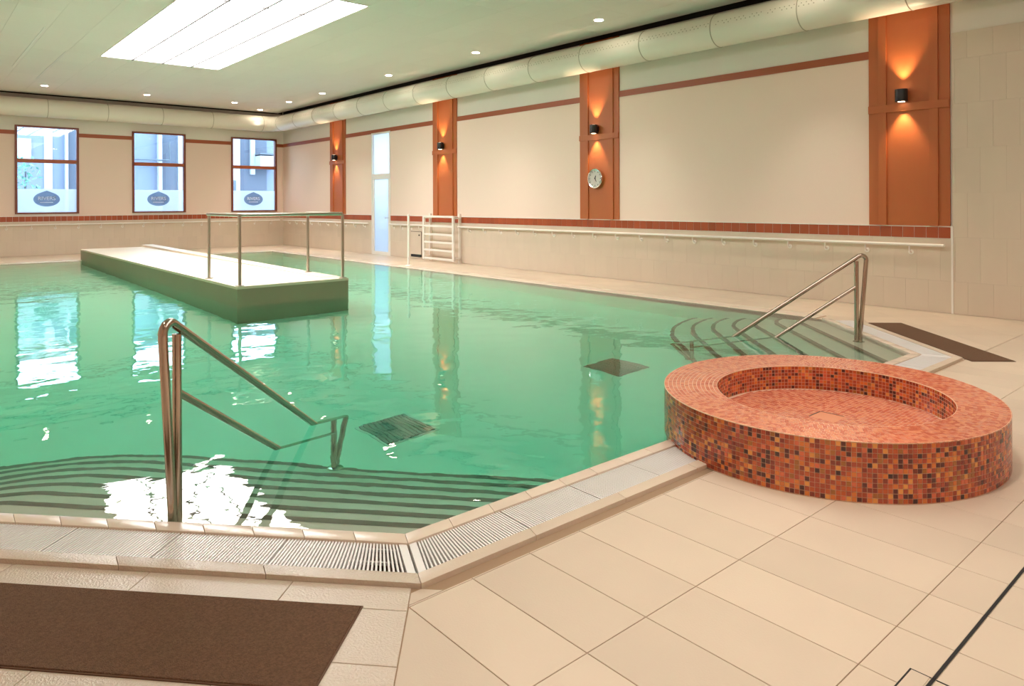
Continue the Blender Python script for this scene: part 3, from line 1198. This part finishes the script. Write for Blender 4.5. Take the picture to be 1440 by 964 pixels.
for k in range(260):
    zc = random.uniform(0.2, 3.1)
    rr = 0.42 * math.sqrt(random.random())
    t = random.uniform(0, 2 * PI)
    c = Vector((ex(36, 28.2) + rr * math.cos(t), 28.2 + rr * math.sin(t), zc))
    u = Vector((random.gauss(0, 1), random.gauss(0, 1), random.gauss(0, 1))).normalized() * 0.09
    w = u.cross(Vector((random.gauss(0, 1), random.gauss(0, 1), random.gauss(0, 1)))).normalized() * 0.035
    b.add([c - u, c + w, c + u, c - w], [(0, 1, 2, 3)])
b.build('foliage', M_ext_leaf, sh, kind='stuff')
b = MB()
b.tube([(ex(36, 28.2), 28.2, -0.3), (ex(36, 28.2), 28.2, 2.6)], 0.03, 8)
b.build('stem', M_ext_dark, sh)
sw = empty('side_boundary', (14, 18, -0.3), 'white boundary wall outside the glass door', 'wall')
b = MB()
b.box(13.5, 13.7, 8, 28.5, -0.3, 1.6)
b.build('wall_face', M_ext_white, sw)
b = MB()
b.box(13.44, 13.76, 8, 28.5, 1.6, 1.68)
b.build('wall_cap', M_ext_white, sw)

# ================================================================== PILASTERS, SCONCES, CLOCK
XP = XA - 0.012    # pilaster board face
pl_labels = ['orange panelled pilaster nearest the camera at the right', 'orange panelled pilaster carrying the round wall clock',
             'orange panelled pilaster standing above the white wall bars', 'orange panelled pilaster nearest the far room corner']
sc_labels = ['black up and down wall sconce on the nearest orange pilaster', 'black wall sconce above the round clock',
             'black wall sconce on the pilaster above the wall bars', 'black wall sconce on the pilaster nearest the far corner']
SC_Z = 2.965
for i, yc in enumerate(PIL):
    r = empty('pilaster', (XA, yc, 1.166), pl_labels[i], 'pilaster', 'orange pilasters')
    a, c_ = yc - PW / 2, yc + PW / 2
    b = MB()
    b.box(XP, XW, a, c_, 1.166, H)
    b.build('backboard', M_pilaster, r)
    for s in (-1, 1):
        for z0, z1 in ((1.166, 2.755), (2.865, H)):
            b = MB()
            y0 = yc + s * 0.33
            b.box(XP - 0.022, XP, y0 - 0.055, y0 + 0.055, z0, z1)
            b.build('stile', M_pilaster, r, bevel=0.003)
    b = MB()
    b.box(XP - 0.022, XP, a, c_, 2.755, 2.865)
    b.build('cross_rail', M_pilaster, r, bevel=0.003)
    # sconce
    s = empty('wall_sconce', (XP, yc, SC_Z), sc_labels[i], 'lamp', 'black wall sconces')
    yl = yc + (0.05 if i else 0.045)
    b = MB()
    b.box(XP - 0.014, XP, yl - 0.05, yl + 0.05, SC_Z - 0.055, SC_Z + 0.055)
    b.build('mount_plate', M_black, s)
    xl = XP - 0.095
    b = MB()
    b.lathe([(0.080, -0.085), (0.080, 0.085)], (xl, yl, SC_Z), 'z', 28)
    b.build('lamp_body', M_black, s, smooth=0.6, bevel=0.004)
    for sg in (-1, 1):
        b = MB()
        b.lathe([(0.045, -0.0015), (0.045, 0.0015)], (xl, yl, SC_Z + sg * 0.0875), 'z', 20)
        b.build('lens', M_sconcelens, s)
        ld = D.lights.new('sconce_beam', 'SPOT')
        ld.energy = SCONCE_W
        ld.color = WARM
        ld.spot_size = math.radians(72)
        ld.spot_blend = 0.7
        ld.shadow_soft_size = 0.02
        lo = D.objects.new('sconce_beam', ld)
        C.objects.link(lo)
        lo.parent = s
        lo.location = (xl - XP, yl - yc, sg * 0.095)
        if sg > 0:
            lo.rotation_euler = (PI, 0, 0)

ck = empty('wall_clock', (XP, 9.60, 1.98), 'round white wall clock with silver rim on orange pilaster', 'clock')
cc = (XP - 0.022, 9.60, 1.98)
b = MB()
b.lathe([(0.19, -0.0), (0.195, -0.012), (0.195, -0.045), (0.185, -0.055), (0.170, -0.05), (0.168, -0.03)], cc, 'x', 40)
b.build('rim', M_chrome, ck, smooth=0.5)
b = MB()
b.lathe([(0.169, -0.031), (0.169, -0.034)], cc, 'x', 40)
b.build('dial', mat('clock_dial', (0.62, 0.58, 0.54), 0.4), ck)
for k in range(12):
    t = k * PI / 6
    b = MB()
    u = Vector((0, math.cos(t), math.sin(t)))
    w = Vector((0, -math.sin(t), math.cos(t)))
    b.obox(Vector(cc) + Vector((-0.0355, 0, 0)) + u * 0.145, u * 0.014, w * 0.005, (0.001, 0, 0))
    b.build('hour_mark', M_black, ck)
for ang, ln, wd in ((math.radians(70), 0.06, 0.009), (math.radians(-60), 0.075, 0.006)):
    b = MB()
    u = Vector((0, -math.cos(ang), math.sin(ang)))
    w = Vector((0, math.sin(ang), math.cos(ang)))
    b.obox(Vector(cc) + Vector((-0.038, 0, 0)) + u * ln * 0.4, u * ln * 0.6, w * wd, (0.001, 0, 0))
    b.build('hand', M_black, ck)
b = MB()
b.lathe([(0.012, -0.034), (0.012, -0.042)], cc, 'x', 16)
b.build('hub', M_black, ck)

# ================================================================== DUCTS
DX, DZ, DR = 10.20, 4.315, 0.268
dg_ = empty('ventilation_duct', (DX, 12, DZ), 'long white round ventilation duct under the ceiling along right wall', 'duct', 'white ventilation ducts')


def round_section(r0, y0, y1, axis, cx_, cz_, seg=40):
    """one length of spiral duct with a swaged lip at each end"""
    prof = [(r0, 0), (r0, y1 - y0)]
    b = MB()
    vs, fs = [], []
    for h_, r_ in ((y0, r0), (y1, r0)):
        for k in range(seg):
            t = 2 * PI * k / seg
            if axis == 'y':
                vs.append((cx_ + r_ * math.cos(t), h_, cz_ + r_ * math.sin(t)))
            else:
                vs.append((h_, cx_ + r_ * math.cos(t), cz_ + r_ * math.sin(t)))
    for k in range(seg):
        fs.append((k, (k + 1) % seg, seg + (k + 1) % seg, seg + k))
    b.add(vs, fs)
    return b


def seam(h, axis, cx_, cz_, r_):
    pts = []
    for k in range(40):
        t = 2 * PI * k / 40
        pts.append((cx_ + r_ * math.cos(t), h, cz_ + r_ * math.sin(t)) if axis == 'y' else (h, cx_ + r_ * math.cos(t), cz_ + r_ * math.sin(t)))
    b = MB()
    b.tube(pts, 0.008, 6, closed=True)
    return b


ELB = 0.55
DYB = YB - 0.40
ys = [YF + 0.05]
y = 3.62
jo = []
while y < DYB - ELB - 0.3:
    jo.append(y)
    y += 1.46
ys = [YF + 0.05, -0.76, 0.7, 2.16] + jo + [DYB - ELB]
for i in range(len(ys) - 1):
    s = round_section(DR, ys[i], ys[i + 1], 'y', DX, DZ).build('duct_section', M_duct, dg_, smooth=0.8)
    seam(ys[i + 1], 'y', DX, DZ, DR).build('seam_ring', M_ductseam, s, smooth=0.8)
    # two rows of small blow holes with thin rims on the room side
    hb = MB()
    for row, t in enumerate((math.radians(163), math.radians(172))):
        nh = int((ys[i + 1] - ys[i]) / 0.075)
        for k in range(nh):
            if random.random() < 0.12:
                continue
            yy = ys[i] + (k + 0.5 + 0.5 * row) * 0.075
            if yy > ys[i + 1] - 0.03:
                continue
            nrm = Vector((math.cos(t), 0, math.sin(t)))
            tg = Vector((-math.sin(t), 0, math.cos(t)))
            c = Vector((DX, yy, DZ)) + nrm * (DR + 0.001)
            hb.obox(c, (0, 0.008, 0), tg * 0.008, nrm * 0.001)
    hb.build('blow_holes', M_ductseam, s, kind='stuff')
db = empty('ventilation_duct', (4, DYB, DZ), 'white round ventilation duct crossing above the end windows', 'duct', 'white ventilation ducts')
xs_ = [XL + 0.02, 0.2, 1.75, 3.3, 4.85, 6.4, 7.95, DX - ELB]
for i in range(len(xs_) - 1):
    s = round_section(DR, xs_[i], xs_[i + 1], 'x', DYB, DZ).build('duct_section', M_duct, db, smooth=0.8)
    seam(xs_[i + 1], 'x', DYB, DZ, DR).build('seam_ring', M_ductseam, s, smooth=0.8)
el = empty('duct_elbow', (DX - 0.2, DYB - 0.2, DZ), 'segmented silver white duct elbow in the far ceiling corner', 'duct')
pts = [(DX - ELB + ELB * math.sin(t), DYB - ELB + ELB * math.cos(t), DZ) for t in [PI / 2 * k / 4 for k in range(5)]]
for i in range(4):
    b = MB()
    p, q = Vector(pts[i]), Vector(pts[i + 1])
    ta = (PI / 2) * i / 4
    vs = []
    for pt, t in ((p, PI / 2 * i / 4), (q, PI / 2 * (i + 1) / 4)):
        side = Vector((math.sin(t), math.cos(t), 0))
        for k in range(40):
            a = 2 * PI * k / 40
            vs.append(pt + side * DR * math.cos(a) + Vector((0, 0, DR * math.sin(a))))
    b.add(vs, [(k, (k + 1) % 40, 40 + (k + 1) % 40, 40 + k) for k in range(40)])
    b.build('elbow_gore', M_duct, el, smooth=0.8)

# ================================================================== DOWNLIGHTS
dl = [(9.40, 8.46, 'recessed downlight nearest the camera beside the duct'), (9.40, 12.0, 'second recessed downlight along the duct row'),
      (9.38, 15.55, 'third recessed downlight along the duct row'), (9.42, 19.33, 'fourth recessed downlight along the duct row'),
      (9.40, 21.64, 'fifth recessed downlight along the duct row'), (9.42, 24.05, 'recessed downlight closest to the far ceiling corner'),
      (8.13, 22.87, 'recessed downlight above the rightmost end window'), (5.57, 22.87, 'recessed downlight above the middle end window'),
      (3.02, 22.87, 'recessed downlight above the leftmost end window'),
      (0.3, 22.87, '*recessed downlight in the far left ceiling corner, outside the picture'), (9.4, 4.95, '*recessed downlight outside the picture above the far stairs'),
      (9.4, 1.4, '*recessed downlight outside the picture beside the right stone wall'), (6.9, 1.5, '*recessed downlight outside the picture behind the mosaic basin'),
      (3.2, 1.5, '*recessed downlight outside the picture in front of the mosaic basin'), (1.2, 0.9, '*recessed downlight outside the picture above the deck by the camera'),
      (-0.3, 4.95, '*added fill downlight outside the picture left of the near stairs'), (-0.3, 8.5, '*added fill downlight outside the picture above the left pool side')]  # left row is unseen, added for extra light
for x, y, lb in dl:
    d = empty('downlight', (x, y, H - 0.004), lb.lstrip('*'), 'light', 'downlights outside the picture' if lb[0] == '*' else 'round recessed downlights')
    b = MB()
    b.lathe([(0.105, -0.004), (0.105, 0.0)], (x, y, H - 0.004), 'z', 24)
    b.build('trim_ring', M_white, d)
    b = MB()
    b.lathe([(0.080, -0.006), (0.080, -0.004)], (x, y, H - 0.004), 'z', 24)
    b.build('lamp_face', M_lamp, d)
    ld = D.lights.new('downlight_beam', 'SPOT')
    ld.energy = DOWN_W * 6
    ld.color = (1.0, 0.92, 0.80)
    ld.spot_size = math.radians(72)
    ld.spot_blend = 0.95
    ld.shadow_soft_size = 0.07
    lo = D.objects.new('downlight_beam', ld)
    C.objects.link(lo)
    lo.parent = d
    lo.location = (0, 0, -0.012)

# ================================================================== PLATFORM IN THE POOL
PF = dict(x0=3.70, x1=5.475, y0=10.34, y1=21.95, z=0.30)
pf = empty('pool_platform', (4.59, 16, DEEP), 'long raised stone platform reaching into the pool from the far end', 'platform')
b = MB()
b.box(PF['x0'], PF['x1'], PF['y0'], PYB, DEEP, 0.262)
b.box(PF['x0'], PF['x1'], PYB, PF['y1'], 0.012, 0.262)
b.build('platform_body', M_platform, pf)
n = 10
for k in range(n):
    ya = PF['y0'] + (PF['y1'] - PF['y0']) * k / n
    yb = PF['y0'] + (PF['y1'] - PF['y0']) * (k + 1) / n
    b = MB()
    b.box(PF['x0'] - 0.004, PF['x1'] + 0.004, ya - (0.004 if k == 0 else 0), yb, 0.262, PF['z'])
    b.build('top_slab', M_plattop, pf)
b = MB()
xk0, xk1 = 5.20, PF['x1'] + 0.004
ya, yb = PF['y0'] + 0.35, PF['y1']
b.add([(xk0, ya, 0.30), (xk1, ya, 0.30), (xk1, yb, 0.30), (xk0, yb, 0.30), (xk0, ya, 0.303), (xk1, ya, 0.303), (xk1, yb, 0.36), (xk0, yb, 0.36)],
      [(0, 3, 2, 1), (4, 5, 6, 7), (0, 1, 5, 4), (2, 3, 7, 6), (1, 2, 6, 5), (0, 4, 7, 3)])
b.build('kerb', M_plattop, pf)

pr = empty('platform_railing', (4.6, 10.9, 0.30), 'steel guard railing around the end of the pool platform', 'railing')
pp = [(3.79, 11.83), (3.77, 10.42), (5.42, 10.42), (5.40, 11.66)]
ZT = 1.335
path = [(3.785, 11.87, ZT)]
for cx_, cy_, dx0, dy0, dx1, dy1 in ((3.77, 10.42, 0, 1, 1, 0), (5.42, 10.42, -1, 0, 0, 1)):
    for k in range(7):
        t = PI / 2 * k / 6
        rr = 0.05
        o_ = Vector((cx_, cy_)) + Vector((dx0 + dx1, dy0 + dy1)) * rr
        p = o_ - Vector((dx1, dy1)) * rr * math.cos(t) - Vector((dx0, dy0)) * rr * math.sin(t)
        path.append((p.x, p.y, ZT))
path.append((5.405, 11.70, ZT))
b = MB()
b.tube(path, 0.026, 14)
b.build('top_rail', M_steel_far, pr, smooth=0.6)
for (x, y) in pp:
    zb = 0.30 if x < 5 or y < 10.6 else 0.30 + 0.06 * (y - 10.69) / 11.26
    b = MB()
    b.tube([(x, y, zb), (x, y, ZT)], 0.024, 14)
    po = b.build('post', M_steel_far, pr, smooth=0.6)
    b = MB()
    b.lathe([(0.062, 0), (0.062, 0.010), (0.03, 0.016)], (x, y, zb), 'z', 20)
    b.build('foot_flange', M_steel_far, po, smooth=0.5)

# ================================================================== STAIR HANDRAILS
SL = 0.62


def handrail(p0, dirv, ztop, label, r=0.0215, SL=SL):
    d = Vector((dirv[0], dirv[1], 0)).normalized()
    o = Vector((p0[0], p0[1], 0))
    root = empty('stair_handrail', (p0[0], p0[1], -RISE), label, 'handrail', 'steel stair handrails')
    P = lambda t, z: o + d * t + Vector((0, 0, z))
    LEN = 1.776
    zr = lambda t: ztop - SL * t

    def bend(a, c, e, rad, n=8):
        u, w = (a - c).normalized(), (e - c).normalized()
        ang = u.angle(w)
        k = rad / math.tan(ang / 2)
        s, f = c + u * k, c + w * k
        m = c + (u + w).normalized() * (rad / math.sin(ang / 2))
        out = []
        for i in range(n + 1):
            t = i / n
            v = (s - m) * (1 - t) + (f - m) * t
            out.append(m + v.normalized() * rad)
        return out
    # continuous tube: foot - return leg - bend - sloping rail - bend - lower return leg - foot
    a0, a1 = P(-0.024, -RISE), P(-0.026, 0.05)
    top = P(-0.098, zr(-0.098) + 0.03)
    low = P(LEN + 0.22, zr(LEN + 0.22))
    e0 = P(LEN + 0.035, -7 * RISE)
    path = [a0, a1] + bend(a1, top, low, 0.05) + bend(top, low, e0, 0.05) + [e0]
    b = MB()
    b.tube(path, r, 16)
    b.build('rail_tube', M_steel, root, smooth=0.7)
    b = MB()
    b.tube([P(0.012, -RISE), P(0.012, zr(0.012) - 0.01)], r, 16)
    b.build('upper_post', M_steel, root, smooth=0.7)
    b = MB()
    b.tube([P(LEN, -7 * RISE), P(LEN, zr(LEN) - 0.01)], r, 16)
    b.build('lower_post', M_steel, root, smooth=0.7)
    b = MB()
    b.tube([P(0.02, ztop - 0.30), P(LEN, ztop - 0.30 - SL * LEN)], r * 0.85, 14)
    b.build('middle_rail', M_steel, root, smooth=0.7)
    for t, z in ((-0.01, -RISE), (LEN + 0.01, -7 * RISE)):
        c = P(t, z)
        b = MB()
        b.lathe([(0.06, 0), (0.06, 0.008), (0.035, 0.014)], c, 'z', 20)
        b.build('foot_flange', M_steel, root, smooth=0.5)


handrail((1.0, 3.615), (0.779, 0.627), 0.895, 'polished steel handrail in the foreground leading down the near pool stairs')
handrail((7.93, 3.37), (-0.667, 0.745), 0.865, 'steel handrail of the far pool stairs behind the mosaic basin', 0.0235, 0.67)

# ================================================================== MOSAIC BASIN
rg = empty('foot_basin', (RING_C[0], RING_C[1], 0), 'round raised basin clad in red orange mosaic tiles', 'basin')
seg = 120
outer = [ell(RING_C, RING_A, RING_B, RING_T, 2 * PI * k / seg) for k in range(seg)]
inner = [ell(RIN_C, RIN_A, RIN_B, RING_T, 2 * PI * k / seg) for k in range(seg)]
S = lambda P, c, d: [(c[0] + (p[0] - c[0]) * (1 - d), c[1] + (p[1] - c[1]) * (1 - d)) for p in P]
GT = 0.0014
oc = S(outer, RING_C, GT)
ic = S(inner, RIN_C, -GT)
b = MB()
zc = RING_Z - GT
vs = [(x, y, 0.0) for x, y in oc] + [(x, y, zc) for x, y in oc] + [(x, y, zc) for x, y in ic] + [(x, y, RIN_Z - GT) for x, y in ic]
fs = []
for k in range(seg):
    j = (k + 1) % seg
    for q in range(3):
        fs.append((q * seg + k, q * seg + j, (q + 1) * seg + j, (q + 1) * seg + k))
fs.append(tuple(3 * seg + k for k in range(seg)))
fs.append(tuple(seg - 1 - k for k in range(seg)))
b.add(vs, fs)
b.build('body', M_mgrout, rg, smooth=0.6)
b = MB()
b.prism(S(outer, RING_C, 0.012), DEEP, 0.0)
b.build('plinth', M_platform, rg)
# pale edge beads where the faces meet
b = MB()
b.tube([(x, y, RING_Z - 0.003) for x, y in S(outer, RING_C, 0.002)], 0.0035, 6, closed=True)
b.tube([(x, y, RING_Z - 0.003) for x, y in S(inner, RIN_C, -0.003)], 0.0035, 6, closed=True)
b.build('edge_bead', mat('bead_pale', (0.75, 0.52, 0.34), 0.5), rg)

PITCH, HALF = 0.0247, 0.0106
tiles = []     # (size in photo, centre, tangent, up, normal, tone)


def tone():
    return random.choices(range(len(MOS)), _mosw)[0]


def tone_sheen():
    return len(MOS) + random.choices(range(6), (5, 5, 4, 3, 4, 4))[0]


def wall_tiles(c, a, bb, z0, rows, outward):
    per = PI * (3 * (a + bb) - math.sqrt((3 * a + bb) * (a + 3 * bb)))
    n = round(per / PITCH)
    hp = (RING_Z - 0.004 - z0) / rows
    for k in range(n):
        th = 2 * PI * k / n
        p = Vector(ell(c, a, bb, RING_T, th))
        q = Vector(ell(c, a, bb, RING_T, th + 0.001))
        tg = (q - p).normalized()
        nr = Vector((tg.y, -tg.x)) * outward
        for r_ in range(rows):
            z = z0 + hp * (r_ + 0.5)
            cc_ = Vector((p.x, p.y, z)) - Vector((nr.x, nr.y, 0)) * 0.002
            view = Vector((0, 0, CAM_H)) - cc_
            facing = view.normalized().dot(Vector((nr.x, nr.y, 0)))
            t_, u_ = Vector((tg.x, tg.y, 0)), Vector((0, 0, 1))
            size = 0
            if facing > 0.05 and outward > 0:
                size = seen_size([cc_ - t_ * HALF - u_ * HALF, cc_ + t_ * HALF - u_ * HALF, cc_ + t_ * HALF + u_ * HALF, cc_ - t_ * HALF + u_ * HALF])
            tiles.append((size, cc_, t_, u_ * (hp / PITCH), Vector((nr.x, nr.y, 0)), tone()))


wall_tiles(RING_C, RING_A, RING_B, 0.004, 12, 1)
wall_tiles(RIN_C, RIN_A, RIN_B, RIN_Z, 7, -1)
# rim: concentric courses blending from outer to inner outline
NR = 13
for r_ in range(NR):
    f = (r_ + 0.5) / NR
    c = (RING_C[0] * (1 - f) + RIN_C[0] * f, RING_C[1] * (1 - f) + RIN_C[1] * f)
    a, bb = RING_A * (1 - f) + RIN_A * f, RING_B * (1 - f) + RIN_B * f
    per = PI * (3 * (a + bb) - math.sqrt((3 * a + bb) * (a + 3 * bb)))
    n = round(per / PITCH)
    ph = random.random()
    for k in range(n):
        th = 2 * PI * (k + ph) / n
        p = Vector(ell(c, a, bb, RING_T, th))
        q = Vector(ell(c, a, bb, RING_T, th + 0.001))
        tg = (q - p).normalized()
        tiles.append((0, Vector((p.x, p.y, RING_Z - 0.002)), Vector((tg.x, tg.y, 0)), Vector((-tg.y, tg.x, 0)), Vector((0, 0, 1)), tone_sheen()))
# basin floor: straight grid
DRN = (4.44, 2.08)
nx = int(2 * RIN_A / PITCH) + 2
for i in range(-nx // 2, nx // 2 + 1):
    for j in range(-nx // 2, nx // 2 + 1):
        x, y = RIN_C[0] + i * PITCH, RIN_C[1] + j * PITCH
        dx, dy = x - RIN_C[0], y - RIN_C[1]
        if (dx / (RIN_A - 0.012)) ** 2 + (dy / (RIN_B - 0.012)) ** 2 < 1 and not (abs(x - DRN[0]) < 0.075 and abs(y - DRN[1]) < 0.075):
            tiles.append((0, Vector((x, y, RIN_Z - 0.002)), Vector((1, 0, 0)), Vector((0, 1, 0)), Vector((0, 0, 1)), tone_sheen()))
tiles.sort(key=lambda t: -t[0])
tile_mesh = []
for m_ in MOS:
    b = MB()
    b.obox((0, 0, 0), (HALF, 0, 0), (0, HALF, 0), (0, 0, 0.002))
    tile_mesh.append(b.mesh('mosaic_tile', m_))
rest = MB()
for i, (sz, c, t_, u_, n_, k) in enumerate(tiles):
    if i < 300:
        R_ = Matrix((t_.normalized(), u_.normalized(), t_.normalized().cross(u_.normalized()))).transposed()
        place('mosaic_tile', tile_mesh[k], rg, c, R_.to_euler())
    else:
        rest.obox(c, t_ * HALF, u_ * HALF, n_ * 0.002, k)
rest.build('small_mosaic_tiles', MOS + MSHEEN, rg, kind='stuff')
b = MB()
b.box(DRN[0] - 0.087, DRN[0] + 0.087, DRN[1] - 0.087, DRN[1] + 0.087, RIN_Z - 0.012, RIN_Z - 0.0002)
b.build('drain_lid', MSHEEN[5], rg)
b = MB()
for s_ in (1,):
    b.box(DRN[0] + s_ * 0.078 - 0.004, DRN[0] + s_ * 0.078 + 0.004, DRN[1] - 0.074, DRN[1] + 0.074, RIN_Z - 0.010, RIN_Z + 0.0006)
    b.box(DRN[0] - 0.074, DRN[0] + 0.074, DRN[1] + s_ * 0.078 - 0.004, DRN[1] + s_ * 0.078 + 0.004, RIN_Z - 0.010, RIN_Z + 0.0006)
b.build('drain_slot', M_dark, rg)

# ================================================================== MATS, SLOT DRAIN
def doormat(pts, label):
    r = empty('door_mat', (sum(p[0] for p in pts) / 4, sum(p[1] for p in pts) / 4, 0), label, 'mat', 'brown coir mats')
    b = MB()
    b.prism(pts, 0.0, 0.008, ch=0.002)
    b.build('pile', M_mat, r)
    b = MB()
    inn = inset(pts if True else pts, 0)
    a = sum(pts[i][0] * pts[(i + 1) % 4][1] - pts[(i + 1) % 4][0] * pts[i][1] for i in range(4))
    P_ = pts if a > 0 else pts[::-1]
    big = inset(P_, -0.006)
    for i in range(4):
        j = (i + 1) % 4
        b.prism([P_[i], P_[j], big[j], big[i]], 0.0, 0.004)
    b.build('edge_frame', M_channel, r)


m0 = Vector((1.294, 2.354))
u1 = -e1
w1 = n1
doormat([tuple(m0), tuple(m0 + u1 * 2.1), tuple(m0 + u1 * 2.1 + w1 * 0.455), tuple(m0 + w1 * 0.455)], 'large brown coir mat in the foreground beside the near pool stairs')
q0 = Vector((7.583, 2.179))
u4 = Vector((9.037 - 7.583, 3.713 - 2.179)).normalized()
w4 = Vector((u4.y, -u4.x))
doormat([tuple(q0), tuple(q0 + u4 * 2.10), tuple(q0 + u4 * 2.10 + w4 * 0.39), tuple(q0 + w4 * 0.39)], 'narrow brown coir mat beyond the mosaic basin near right wall')

sd = empty('slot_drain', (3.2, 0.812, 0), 'thin black slot drain crossing the floor at lower right', 'drain')
b = MB()
b.box(1.5, 8.5, 0.8065, 0.8175, -0.002, 0.0012)
b.build('slot', M_dark, sd)
b = MB()
for y0 in (0.8055, 0.8175):
    b.box(1.5, 8.5, y0, y0 + 0.001, -0.002, 0.0016)
b.build('slot_edges', M_steel_far, sd)
iv = empty('inspection_cover', (2.3, 0.845, 0), 'stone inspection cover beside the black slot drain', 'cover')
b = MB()
b.box(1.9, 2.447, 0.823, 0.876, 0.0, 0.002)
b.build('cover_stone', M_deck, iv)
b = MB()
b.box(1.9, 2.452, 0.877, 0.882, 0.0, 0.0012)
b.box(2.448, 2.453, 0.76, 0.882, 0.0, 0.0012)
b.build('cover_gap', M_dark, iv)

# ================================================================== WALL RAILS
ZRAIL = 0.905
XRL = XA - 0.075


def wall_rail(p, q, nrm, label, step=0.59, first=0.3):
    p, q = Vector(p), Vector(q)
    e = (q - p).normalized()
    L = (q - p).length
    nrm = Vector(nrm)
    root = empty('grab_rail', ((p + q) / 2)[:], label, 'rail', 'white wall grab rails')
    b = MB()
    b.tube([p, q], 0.021, 14)
    b.build('rail_tube', M_white, root, smooth=0.7)
    t = first
    while t < L - 0.05:
        c = p + e * t
        wallp = c - nrm * 0.075
        wallp.z -= 0.105
        b = MB()
        b.tube([c + Vector((0, 0, -0.018)), c + Vector((0, 0, -0.06)), c - nrm * 0.02 + Vector((0, 0, -0.095)), wallp + nrm * 0.012], 0.011, 8)
        br = b.build('bracket', M_white, root, smooth=0.7)
        b = MB()
        ax = 'x' if abs(nrm.x) > 0.5 else 'y'
        b.lathe([(0.034, -0.014), (0.034, 0.0)] if True else [], wallp, ax, 16)
        b.build('rosette', M_white, br, smooth=0.6)
        t += step


NX = (-1, 0, 0)
wall_rail((XRL, 3.345, ZRAIL), (XRL, 14.20, ZRAIL), NX, 'white wall grab rail from the wall bars to the stone corner', 0.588, 0.43)
wall_rail((XRL, 15.70, ZRAIL), (XRL, 17.42, ZRAIL), NX, 'short white wall grab rail between door and wall bars', 0.45, 0.25)
wall_rail((XRL, 18.64, ZRAIL), (XRL, 24.80, ZRAIL), NX, 'white wall grab rail between the glass door and far corner', 0.6, 0.3)
wall_rail((0.3, YB - 0.075, ZRAIL), (10.45, YB - 0.075, ZRAIL), (0, -1, 0), 'white wall grab rail below the end windows', 0.6, 0.25)

# ================================================================== WALL BARS, POLE, HATCH
wbars = empty('wall_bars', (XA - 0.15, 14.95, 0.02), 'white low exercise wall bars below an orange pilaster', 'wall bars')
ya, yb = 14.13, 15.42
xf = XA - 0.26
for y in (ya, yb):
    b = MB()
    b.box(xf - 0.025, xf + 0.025, y - 0.035, y + 0.035, 0.05, 1.18)
    b.build('upright', M_white, wbars, bevel=0.005)
    b = MB()
    b.box(XA - 0.06, XA - 0.005, y + 0.04 - 0.03, y + 0.04 + 0.03, 0.0, 1.23)
    rear = b.build('rear_post', M_white, wbars, bevel=0.005)
    for z in (0.12, 1.12):
        b = MB()
        b.box(xf + 0.02, XA - 0.05, y - 0.01, y + 0.05, z - 0.02, z + 0.02)
        b.build('strut', M_white, rear)
for z in (0.085, 0.30, 0.50, 0.70, 0.915, 1.155):
    b = MB()
    b.box(xf - 0.02, xf + 0.02, ya + 0.03, yb - 0.03, z - 0.026, z + 0.026)
    b.build('rung', M_white, wbars, bevel=0.008)

po = empty('white_post', (9.22, 14.40, 0.0), 'slim white post at the pool edge left of the wall bars', 'post')
b = MB()
b.tube([(9.22, 14.40, 0.02), (9.22, 14.40, 1.22)], 0.028, 14)
b.build('shaft', M_white, po, smooth=0.7)
b = MB()
b.lathe([(0.09, 0.0), (0.09, 0.015), (0.05, 0.03)], (9.22, 14.40, 0.0), 'z', 20)
b.build('base_plate', M_white, po, smooth=0.5)
b = MB()
b.lathe([(0.03, 0.0), (0.03, 0.014), (0.015, 0.022)], (9.22, 14.40, 1.22), 'z', 16)
b.build('cap', M_white, po, smooth=0.5)

ht = empty('access_hatch', (XA, 16.15, 0.05), 'stone coloured access hatch with black vent slot left of wall bars', 'hatch')
b = MB()
b.box(XA - 0.012, XA - 0.003, 15.90, 16.42, 0.05, 0.74)
b.build('frame', mat('hatch_edge', (0.16, 0.11, 0.08), 0.5), ht)
b = MB()
b.box(XA - 0.018, XA - 0.012, 15.925, 16.42, 0.12, 0.725)
b.build('hatch_panel', M_wallstone, ht)
b = MB()
b.box(XA - 0.022, XA - 0.012, 15.91, 16.41, 0.05, 0.115)
b.build('vent_slot', M_dark, ht)
b = MB()
b.lathe([(0.018, 0.0), (0.018, -0.02)], (XA - 0.018, 16.0, 0.64), 'x', 14)
b.build('knob', M_black, ht)
